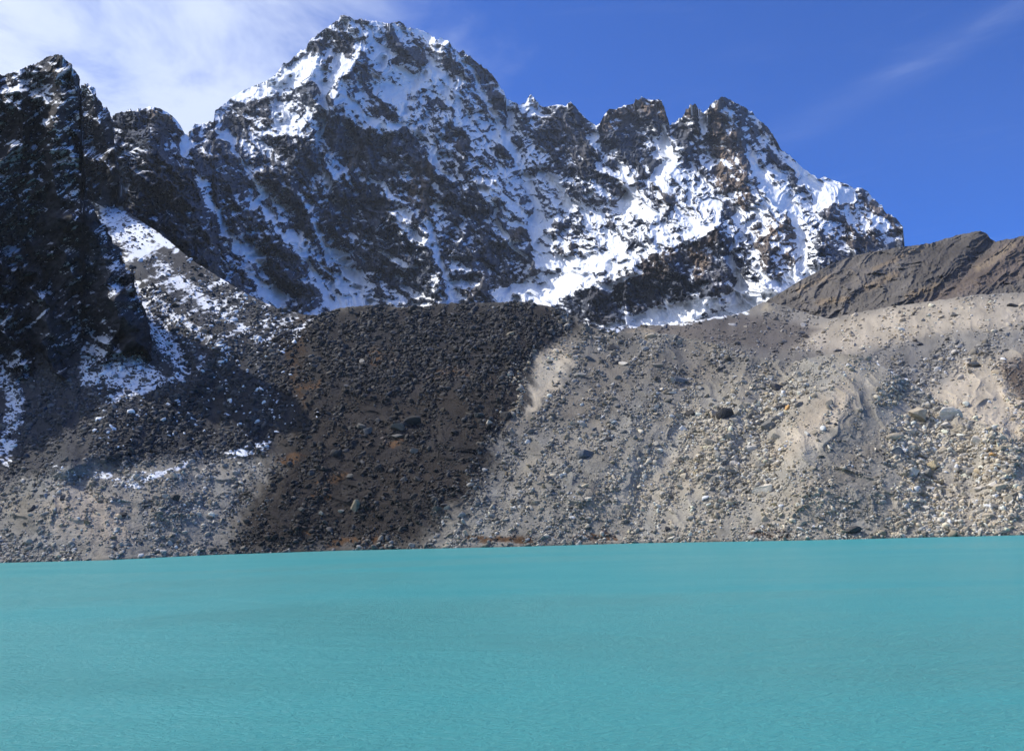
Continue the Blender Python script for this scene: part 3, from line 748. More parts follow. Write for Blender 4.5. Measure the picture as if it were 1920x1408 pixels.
qx, qy = fbm(u / 38, v / 38, 3, 0.6), fbm(u / 38 + 11, v / 38 + 70, 3, 0.6)
snM = MS.look(PXM + 7 * wx + 5 * qx, PYM + 7 * wy + 5 * qy)
tiM = MT.look(PXM + 8 * wx + 4 * qx, PYM + 8 * wy + 4 * qy)
R = MR.look(PXM + 8 * wx + 3 * qx, PYM + 8 * wy + 3 * qy)
rockw = smooth((0.75 - snM) / 1.0)
# ribs slant down to the right over most of the face
a_, b_ = u * 0.86 + v * 0.50, v * 0.86 - u * 0.50
R += 40 * (ridged(a_ / 150 + wx * 0.6, b_ / 420 + wy * 0.6, 4, 0.55) - 0.8)
rib = ridged(a_ / 52 + qx * 0.35, b_ / 150 + qy * 0.35, 4, 0.6)
rib2 = ridged(a_ / 21 + qx * 0.5, b_ / 75 + qy * 0.5, 4, 0.6)
R += (0.3 + 0.7 * rockw) * (25 * (rib - 0.8) + 9 * (rib2 - 0.8))
R += (0.35 + 0.65 * rockw) * (38 * crag(a_ / 70 + qx * 0.5, b_ / 125 + qy * 0.5) + 22 * crag(a_ / 30 + qx * 0.4, b_ / 46 + qy * 0.4))
R += (0.12 + 0.88 * rockw) * (11 * crag(a_ / 15 + qx * 0.3, b_ / 27 + qy * 0.3) + 5 * crag((u * 0.9 - v * 0.44) / 16, (v * 0.9 + u * 0.44) / 10) + 3.2 * crag(u / 6.5 + qx, v / 7.5) + 3.0 * fbm(u / 12, v / 14, 4, 0.6))
PM = at(PXM, PYM, DM - R)
NMn = normals(PM)
nz1 = NMn[..., 2]
nz2 = blur(nz1, 4)
led = fbm((u * 0.93 + v * 0.36) / 34, (v * 0.93 - u * 0.36) / 6.5, 5, 0.65)
stk = fbm(a_ / 9, b_ / 70, 4, 0.6)
thin = smooth((ridged((u * 0.93 + v * 0.36) / 60 + qx * 0.4, (v * 0.93 - u * 0.36) / 17 + qy * 0.4, 3) - 1.15) / 0.3) * smooth(0.5 + fbm(u / 50, v / 50, 3))
sM = 0.47 + 0.70 * snM + 1.0 * (nz2 - 0.50) + 0.32 * (nz1 - nz2) + 0.20 * led + 0.20 * stk + 0.10 * fbm(u / 4, v / 3, 3) + 0.42 * thin + 0.34 * smooth((0.80 - rib) / 0.35) + 0.26 * smooth((0.75 - rib2) / 0.3) - 0.24
crestsnow = smooth((snM + 0.5) / 0.6) * smooth((9 - (PYM - topM)) / 7) * smooth(0.6 + 1.5 * fbm(PXM / 25, PXM * 0 + 1.7, 3))
sM = np.clip(sM + 0.12 * crestsnow, 0, 1)
base = np.array([0.080, 0.089, 0.112])
warm = np.array([0.165, 0.125, 0.095])
tone = np.clip(1 + 0.42 * fbm(u / 60, v / 90, 4) + 0.38 * fbm(u / 9, v / 34, 4, 0.62) + 0.3 * np.clip(fbm(u / 5, v / 5, 3), -1, 1), 0.4, 2.6)[..., None]
mixw = np.clip(tiM + 0.35 * fbm(u / 120 + 40, v / 120, 4), 0, 1.2)[..., None]
colM = (base * (1 - mixw) + warm * mixw) * tone
V_, C_ = close_back(PM, np.concatenate([colM, sM[..., None]], -1), [(10, 4), (60, 40), (250, 260), (700, 800)])
mountain = grid_mesh("mountain", V_, C_, mat_mtn)
mountain["kind"] = "structure"


# ================================================================== DARK CLIFFS ON THE LEFT
def cliff(name, cols, top, bot, nrow, slope, relief, snowc, coltab, jagamp, seed, backsteps):
    PX = np.repeat(cols[None], nrow, 0)
    tp = top(cols) - jagamp * (ridged(cols / 11 + seed, cols * 0 + 2.2, 4, 0.6) - 0.9)
    bt = bot(cols)
    tp = np.minimum(tp, bt - 2)
    tp0 = np.minimum(top(cols), bt - 2)
    PY = bt + (tp0 - bt) * np.linspace(0, 1, nrow)[:, None]
    PY = PY + (tp - tp0) * np.exp(-(PY - tp0) / 5.0)
    b0 = np.interp(PX, [-700, -60, 60, 150, 290], [966, 730, 706, 702, 684]) - 6 if name == 'left_cliff' else bot(PX) - 14
    D0 = front_depth(PX, b0)
    if name == 'rear_cliff':
        D0 = D0.min() - 8 + (PX - 118) * 0.5
    z0 = CAM_H + D0 * ray(PX, b0)[..., 2]
    k = ray(PX, PY)[..., 2]
    D = (CAM_H - z0 + slope * D0) / (slope - k)
    D = np.where(PY > b0, np.minimum(D, D0), D)
    PX = PX + (3.6 * fbm(PY / 17, PY * 0 + seed, 5, 0.62) + 1.2 * crag(PY / 9, PX / 60)) * (1 if name == 'left_cliff' else 0.4)
    P0 = at(PX, PY, D)
    u, v = (PX - 100) * 0.31 + seed * 37, (700 - PY) * 0.33
    wx, wy = fbm(u / 60, v / 60, 4), fbm(u / 60 + 50, v / 60 + 9, 4)
    sn = snowc.look(PX + 9 * wx, PY + 9 * wy)
    R = relief.look(PX + 8 * wx, PY + 8 * wy)
    a, b = u * 0.80 + v * 0.60, v * 0.80 - u * 0.60
    R = R * 0.6 - (22 if name == 'left_cliff' else 0)
    R = R + 13 * (ridged(u / 50 + wx * 0.8, v / 110 + wy * 0.8, 5, 0.6) - 0.8) + 12 * crag(a / 34 + wx * 0.6, b / 22 + wy * 0.6) + 7 * crag((u * 0.9 - v * 0.4) / 17 + wy, (v * 0.9 + u * 0.4) / 26) + 5.5 * crag(u / 12 + wx, v / 18) + 3.0 * crag(a / 6.5 + wx, b / 4.2) + 1.4 * crag(u / 2.6, v / 2.4) + 1.6 * fbm(u / 5, v / 4, 4)
    P = at(PX, PY, D - R * (2.4 if name == 'rear_cliff' else 1.25))
    n = normals(P)
    nz2 = blur(n[..., 2], 2)
    led = fbm(a / 16, b / 2.4, 5, 0.65)
    s = 0.32 + 0.6 * sn + 0.7 * (nz2 - 0.5) + 0.6 * (n[..., 2] - nz2) + 0.42 * led + 0.2 * fbm(u / 26, v / 40, 4)
    tone = np.clip(1 + 0.45 * fbm(u / 30, v / 40, 4) + 0.45 * fbm(a / 7, b / 3, 4, 0.6) + 0.25 * fbm(u / 2.5, v / 2.5, 2), 0.35, 2.6)[..., None]
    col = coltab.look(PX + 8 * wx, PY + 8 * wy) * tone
    V_, C_ = close_back(P, np.concatenate([col, np.clip(s, 0, 1)[..., None]], -1), backsteps)
    o = grid_mesh(name, V_, C_, mat_cliff)
    o["kind"] = "structure"
    return o


CS, CR = Chart(1, 0.0), Chart(1, 0.0)
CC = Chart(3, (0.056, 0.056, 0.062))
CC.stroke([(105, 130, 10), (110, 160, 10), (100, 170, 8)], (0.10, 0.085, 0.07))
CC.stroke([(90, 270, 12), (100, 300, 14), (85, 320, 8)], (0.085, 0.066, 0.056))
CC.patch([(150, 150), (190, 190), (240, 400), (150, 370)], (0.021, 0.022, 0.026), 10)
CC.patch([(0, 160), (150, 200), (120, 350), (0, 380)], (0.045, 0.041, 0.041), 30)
CS.patch([(-300, 100), (60, 120), (110, 150), (70, 190), (-300, 200)], 0.22, 14)
CS.patch([(70, 180), (150, 230), (155, 270), (100, 250)], 0.18, 14)
CS.patch([(105, 260), (160, 275), (160, 320), (115, 290)], 0.22, 8)
CS.patch([(-300, 330), (150, 380), (230, 560), (250, 650), (100, 560), (-300, 600)], -0.28, 30)
CS.patch([(0, 350), (90, 380), (60, 430), (0, 420)], 0.05, 14)
CS.patch([(40, 570), (140, 560), (140, 715), (60, 700), (30, 640)], -0.55, 8)
CS.patch([(135, 600), (190, 600), (230, 650), (180, 680), (140, 690)], 0.25, 8)
CS.patch([(230, 590), (283, 600), (283, 668), (235, 664)], -0.7, 6)
CS.stroke([(20, 630, 3), (60, 605, 4), (95, 575, 3)], 0.9)
CS.stroke([(70, 560, 6), (90, 545, 8), (95, 535, 5)], 0.6)
CS.stroke([(60, 665, 3), (90, 655, 3), (130, 650, 2)], 0.5)
CS.patch([(0, 645), (30, 660), (55, 695), (0, 690)], 0.7, 5)
for p in ([(190, 270), (237, 330), (240, 400), (200, 390), (180, 330)], [(150, 200), (180, 240), (200, 300), (160, 330)]):
    CS.patch(p, -0.45, 8)
CS.patch([(155, 190), (185, 200), (205, 260), (215, 330), (180, 330), (160, 280)], 0.12, 8)
CS.patch([(152, 158), (180, 166), (184, 190), (152, 184)], 0.8, 5)
for p, a in (([(120, 105, 40), (115, 180, 45), (95, 280, 50), (120, 400, 60)], 34), ([(40, 130, 40), (20, 260, 60), (0, 400, 60)], 24),
             ([(60, 560, 40), (100, 620, 60), (110, 710, 50)], 24), ([(220, 560, 30), (258, 630, 34)], 18), ([(150, 380, 30), (200, 500, 40), (230, 590, 40)], 20),
             ([(20, 440, 40), (60, 520, 50)], -12), ([(150, 560, 20), (180, 640, 24)], -14), ([(165, 160, 20), (190, 230, 24), (215, 330, 26)], 20)):
    CR.stroke(p, a, add=True, sharp=a > 0)
B_top = interp([(118, 240), (140, 215), (149, 200), (152, 160), (158, 158), (166, 158), (178, 165), (181, 180), (188, 190), (194, 202), (200, 200),
                (205, 211), (208, 225), (212, 248), (217, 285), (224, 320), (231, 352), (237, 390), (240, 402)])
B_bot = interp([(118, 350), (160, 372), (200, 392), (240, 412)])
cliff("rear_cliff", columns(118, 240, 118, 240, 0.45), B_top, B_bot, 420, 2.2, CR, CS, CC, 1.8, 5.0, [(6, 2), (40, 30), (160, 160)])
A_top = interp([(-700, 330), (-500, 230), (-350, 165), (-200, 128), (-100, 136), (0, 141), (35, 132), (50, 125), (75, 116), (92, 106), (105, 103), (116, 104),
                (125, 112), (133, 122), (143, 138), (148, 148), (151, 175), (154, 230), (156, 300), (160, 352), (167, 380), (176, 388), (187, 419), (200, 424), (210, 456), (224, 462),
                (235, 504), (248, 512), (256, 556), (268, 567), (276, 605), (281, 613), (283, 650)])
A_bot = interp([(-700, 980), (-200, 830), (-60, 740), (0, 712), (60, 714), (140, 734), (165, 704), (185, 680), (230, 674), (255, 680), (283, 682)])
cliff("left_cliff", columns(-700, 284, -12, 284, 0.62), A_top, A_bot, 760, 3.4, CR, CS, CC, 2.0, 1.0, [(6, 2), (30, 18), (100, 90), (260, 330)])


# ================================================================== ROCKS
def surf(px, py):
    """the built ground at a traced place: (point, depth)"""
    px, py = np.atleast_1d(np.asarray(px, float)), np.atleast_1d(np.asarray(py, float))
    out = np.zeros(px.shape + (3,))
    onL = py > np.interp(px, colsL, topL) + 1
    for sel, cols, top, bot, P in ((onL, colsL, topL, botL, PL), (~onL, colsV, topV, V_bot(colsV), PV)):
        if not sel.any():
            continue
        x, y = px[sel], py[sel]
        i = np.clip(np.searchsorted(cols, x), 1, len(cols) - 1)
        i = np.where(np.abs(cols[i - 1] - x) < np.abs(cols[i] - x), i - 1, i)
        r = np.clip((y - bot[i]) / (top[i] - bot[i]) * (P.shape[0] - 1), 0, P.shape[0] - 1).astype(int)
        out[sel] = P[r, i]
    return out, onL


def rock_shape(rs, sub, planes=9):
    """angular stone of about unit half-size: a ball cut flat by randomly turned planes"""
    g = (1 + 5 ** 0.5) / 2
    v = np.array([(-1, g, 0), (1, g, 0), (-1, -g, 0), (1, -g, 0), (0, -1, g), (0, 1, g), (0, -1, -g), (0, 1, -g), (g, 0, -1), (g, 0, 1), (-g, 0, -1), (-g, 0, 1)], float)
    v /= np.linalg.norm(v[0])
    f = [(0, 11, 5), (0, 5, 1), (0, 1, 7), (0, 7, 10), (0, 10, 11), (1, 5, 9), (5, 11, 4), (11, 10, 2), (10, 7, 6), (7, 1, 8), (3, 9, 4), (3, 4, 2), (3, 2, 6), (3, 6, 8), (3, 8, 9), (4, 9, 5), (2, 4, 11), (6, 2, 10), (8, 6, 7), (9, 8, 1)]
    for _ in range(sub):
        mid, nf, v = {}, [], list(v)

        def mp(a, b):
            k = (min(a, b), max(a, b))
            if k not in mid:
                p = v[a] + v[b]
                v.append(p / np.linalg.norm(p))
                mid[k] = len(v) - 1
            return mid[k]
        for a, b, c in f:
            ab, bc, ca = mp(a, b), mp(b, c), mp(c, a)
            nf += [(a, ab, ca), (b, bc, ab), (c, ca, bc), (ab, bc, ca)]
        f, v = nf, np.array(v)
    v = np.array(v)
    Q = np.linalg.qr(rs.normal(size=(3, 3)))[0]
    v = v @ Q.T * 1.12
    n = rs.normal(size=(planes, 3))
    n /= np.linalg.norm(n, axis=1, keepdims=True)
    d = rs.uniform(0.34, 0.76, planes)
    for k in range(planes):
        p = v @ n[k]
        over = p > d[k]
        v[over] -= np.outer(p[over] - d[k], n[k])
    if sub:
        v += rs.normal(size=v.shape) * (0.012 if sub > 1 else 0.02)
    return v, np.array(f)


rs = np.random.default_rng(21)
tiny = [rock_shape(rs, 0, 4) for _ in range(16)]
mids = [rock_shape(rs, 1, 8) for _ in range(16)]


def rots(n, rs, tiltmax=0.6):
    a = rs.uniform(0, 6.283, n)
    b, c = rs.normal(0, tiltmax, n), rs.normal(0, tiltmax, n)
    ca, sa, cb, sb, cc, sc_ = np.cos(a), np.sin(a), np.cos(b), np.sin(b), np.cos(c), np.sin(c)
    z, o = np.zeros(n), np.ones(n)
    A = np.stack([ca, -sa, z, sa, ca, z, z, z, o], -1).reshape(n, 3, 3)
    B = np.stack([o, z, z, z, cb, -sb, z, sb, cb], -1).reshape(n, 3, 3)
    Cc = np.stack([cc, z, sc_, z, o, z, -sc_, z, cc], -1).reshape(n, 3, 3)
    return Cc @ B @ A


def rock_cloud(name, P, size, col, shapes, rs, mat):
    """many loose stones as one mesh; P centres, size half-widths in metres, col rgba"""
    Vs, Fs, Cs, off = [], [], [], 0
    which = rs.integers(0, len(shapes), len(P))
    Rm = rots(len(P), rs)
    asp = np.stack([rs.uniform(0.8, 1.35, len(P)), rs.uniform(0.6, 1.1, len(P)), rs.uniform(0.4, 0.9, len(P))], -1)
    for k, (v, f) in enumerate(shapes):
        s = np.where(which == k)[0]
        if not len(s):
            continue
        q = v[None] * (asp[s] * size[s, None])[:, None]
        q = np.einsum('nij,nvj->nvi', Rm[s], q) + P[s][:, None]
        Vs.append(q.reshape(-1, 3))
        Fs.append((f[None] + (off + np.arange(len(s)) * len(v))[:, None, None]).reshape(-1, 3))
        Cs.append(np.repeat(col[s], len(v), 0))
        off += len(s) * len(v)
    V, F, Cc = np.concatenate(Vs), np.concatenate(Fs), np.concatenate(Cs)
    me = bpy.data.meshes.new(name)
    me.vertices.add(len(V))
    me.vertices.foreach_set("co", V.reshape(-1).astype(np.float32))
    me.loops.add(F.size)
    me.loops.foreach_set("vertex_index", F.reshape(-1).astype(np.int32))
    me.polygons.add(len(F))
    me.polygons.foreach_set("loop_start", np.arange(0, F.size, 3, dtype=np.int32))
    me.polygons.foreach_set("loop_total", np.full(len(F), 3, np.int32))
    me.update(calc_edges=True)
    a = me.attributes.new("col", 'FLOAT_COLOR', 'POINT')
    a.data.foreach_set("color", Cc.reshape(-1).astype(np.float32))
    me.materials.append(mat)
    o = bpy.data.objects.new(name, me)
    sc.collection.objects.link(o)
    return o


mat_rock = terrain_material("loose_rock", 1.6, 0.25, 0.8, 0.30, spec=0.08)
mat_rubble = terrain_material("rubble_rock", 1.6, 0.2, 0.75, 0.25, spec=0.12)
# how thickly the stones lie (0..1) and how large they are (photograph pixels, median width)
RD = Chart(2, (0.75, 3.2))
RD.patch([(150, 350), (620, 585), (560, 700), (540, 860), (300, 860), (150, 860), (-300, 800), (-300, 640)], (0.95, 4.0), 20)
RD.patch([(150, 345), (260, 400), (420, 520), (330, 560), (200, 480)], (0.30, 3.0), 14)
RD.patch([(185, 800), (330, 720), (480, 640), (600, 600), (570, 760), (500, 850), (350, 860), (200, 870)], (1.2, 6.0), 16)
RD.patch([(60, 905), (300, 890), (480, 880), (430, 1045), (-40, 1070)], (0.7, 3.4), 16)
RD.patch([(90, 900), (230, 930), (250, 1020), (90, 1020)], (0.28, 3.0), 16)
RD.patch([(600, 590), (1040, 565), (1120, 612), (1010, 650), (940, 720), (820, 760), (640, 740), (610, 650)], (1.25, 6.6), 16)
RD.patch([(560, 700), (640, 740), (860, 740), (960, 740), (860, 940), (780, 1030), (420, 1045), (480, 900)], (0.55, 3.4), 20)
RD.patch([(1005, 665), (1060, 655), (1075, 680), (1000, 770), (960, 795), (985, 730)], (0.12, 2.6), 8)
RD.patch([(1540, 720), (1600, 680), (1650, 750), (1660, 840), (1600, 880), (1490, 870), (1460, 850)], (0.28, 2.8), 12)
RD.patch([(1310, 740), (1440, 720), (1480, 760), (1440, 940), (1340, 960), (1290, 860)], (1.1, 5.4), 16)
RD.patch([(1680, 760), (1800, 790), (1930, 830), (1930, 1003), (1690, 1003), (1670, 880)], (1.1, 5.8), 16)
RD.patch([(1450, 600), (1930, 540), (1930, 640), (1700, 660), (1560, 665)], (0.30, 3.0), 10)
RD.patch([(1760, 700), (1860, 690), (1900, 800), (1850, 800), (1780, 770)], (0.16, 2.6), 8)
RD.patch([(1130, 625), (1400, 592), (1540, 615), (1480, 660), (1300, 640)], (0.45, 2.6), 8)
RD.patch([(1660, 665), (1790, 650), (1860, 650), (1800, 680), (1740, 740)], (0.9, 4.2), 8)


def strew(n, rs, shapes, smin, smax, alpha, name):
    px, py = rs.uniform(-60, 1980, n), rs.uniform(345, 1056, n)
    top = np.minimum(np.interp(px, colsL, topL), np.where(px > 1100, np.interp(px, colsV, topV), 2000))
    ok = (py > top + 1.5) & (py < shore(px) + 1.2)
    d = RD.look(px + 6 * fbm(px / 40, py / 40, 3), py + 6 * fbm(px / 40 + 9, py / 40, 3))
    run = fbm((px * 0.85 + py * 0.5) / 20, (py * 0.85 - px * 0.5) / 85, 4, 0.6)
    clump = np.clip(0.8 + 0.9 * fbm(px / 55, py / 38, 4) + 1.0 * run, 0.05, 1.7)
    ok &= rs.random(n) * 1.1 < d[:, 0] * clump
    px, py, d, run = px[ok], py[ok], d[ok], run[ok]
    P, onL = surf(px, py)
    D = P[:, 1]
    w = d[:, 1] / 3.2 * smin * rs.random(len(px)) ** (-1 / alpha) * np.clip(1 + 0.55 * run, 0.6, 1.6)
    w = np.minimum(w, smax)
    size = w * D / FPX * 0.5
    fx = px + 20 * fbm(px / 60, py / 60, 3) + 10 * fbm(px / 20, py / 20, 3) + 22 * run + rs.normal(0, 16, len(px))
    c = np.where(onL[:, None], LC.look(fx, py + 10 * fbm(px / 45 + 9, py / 45, 3)), VC.look(px, py))
    lum = c.mean(1, keepdims=True)
    warmth = np.clip(lum * 5, 0.5, 1.15)
    c = (warmth * c + (1 - warmth) * lum) * np.exp(rs.normal(0.16, 0.38, (len(px), 1)))
    c = c * (1 + rs.normal(0, 0.05, (len(px), 1)) * np.array([1, 0.2, -1.2]))
    snowy = np.where(onL, LS.look(px, py), -1)
    left = smooth((620 - px) / 120) * smooth((860 - py) / 60) * smooth((px - 150) / 60)
    white = rs.random(len(px)) < np.clip(0.05 * left + np.clip(snowy + 0.5, 0, 0.7) * 0.45, 0, 0.5)  # snow-covered stones; on the left talus the white also paints sun glints
    c = np.clip(c, 0.015, 0.6)
    c4 = np.concatenate([c, white[:, None] * 1.0], -1)
    P = P + np.stack([np.zeros(len(P)), np.zeros(len(P)), size * 0.15], -1)
    o = rock_cloud(name, P, size, c4, shapes, rs, mat_rubble)
    o["kind"] = "stuff"
    return o


strew(170000, rs, tiny, 2.5, 7.5, 2.6, "rubble")
strew(36000, rs, mids, 5.0, 15.0, 2.4, "loose_stones")

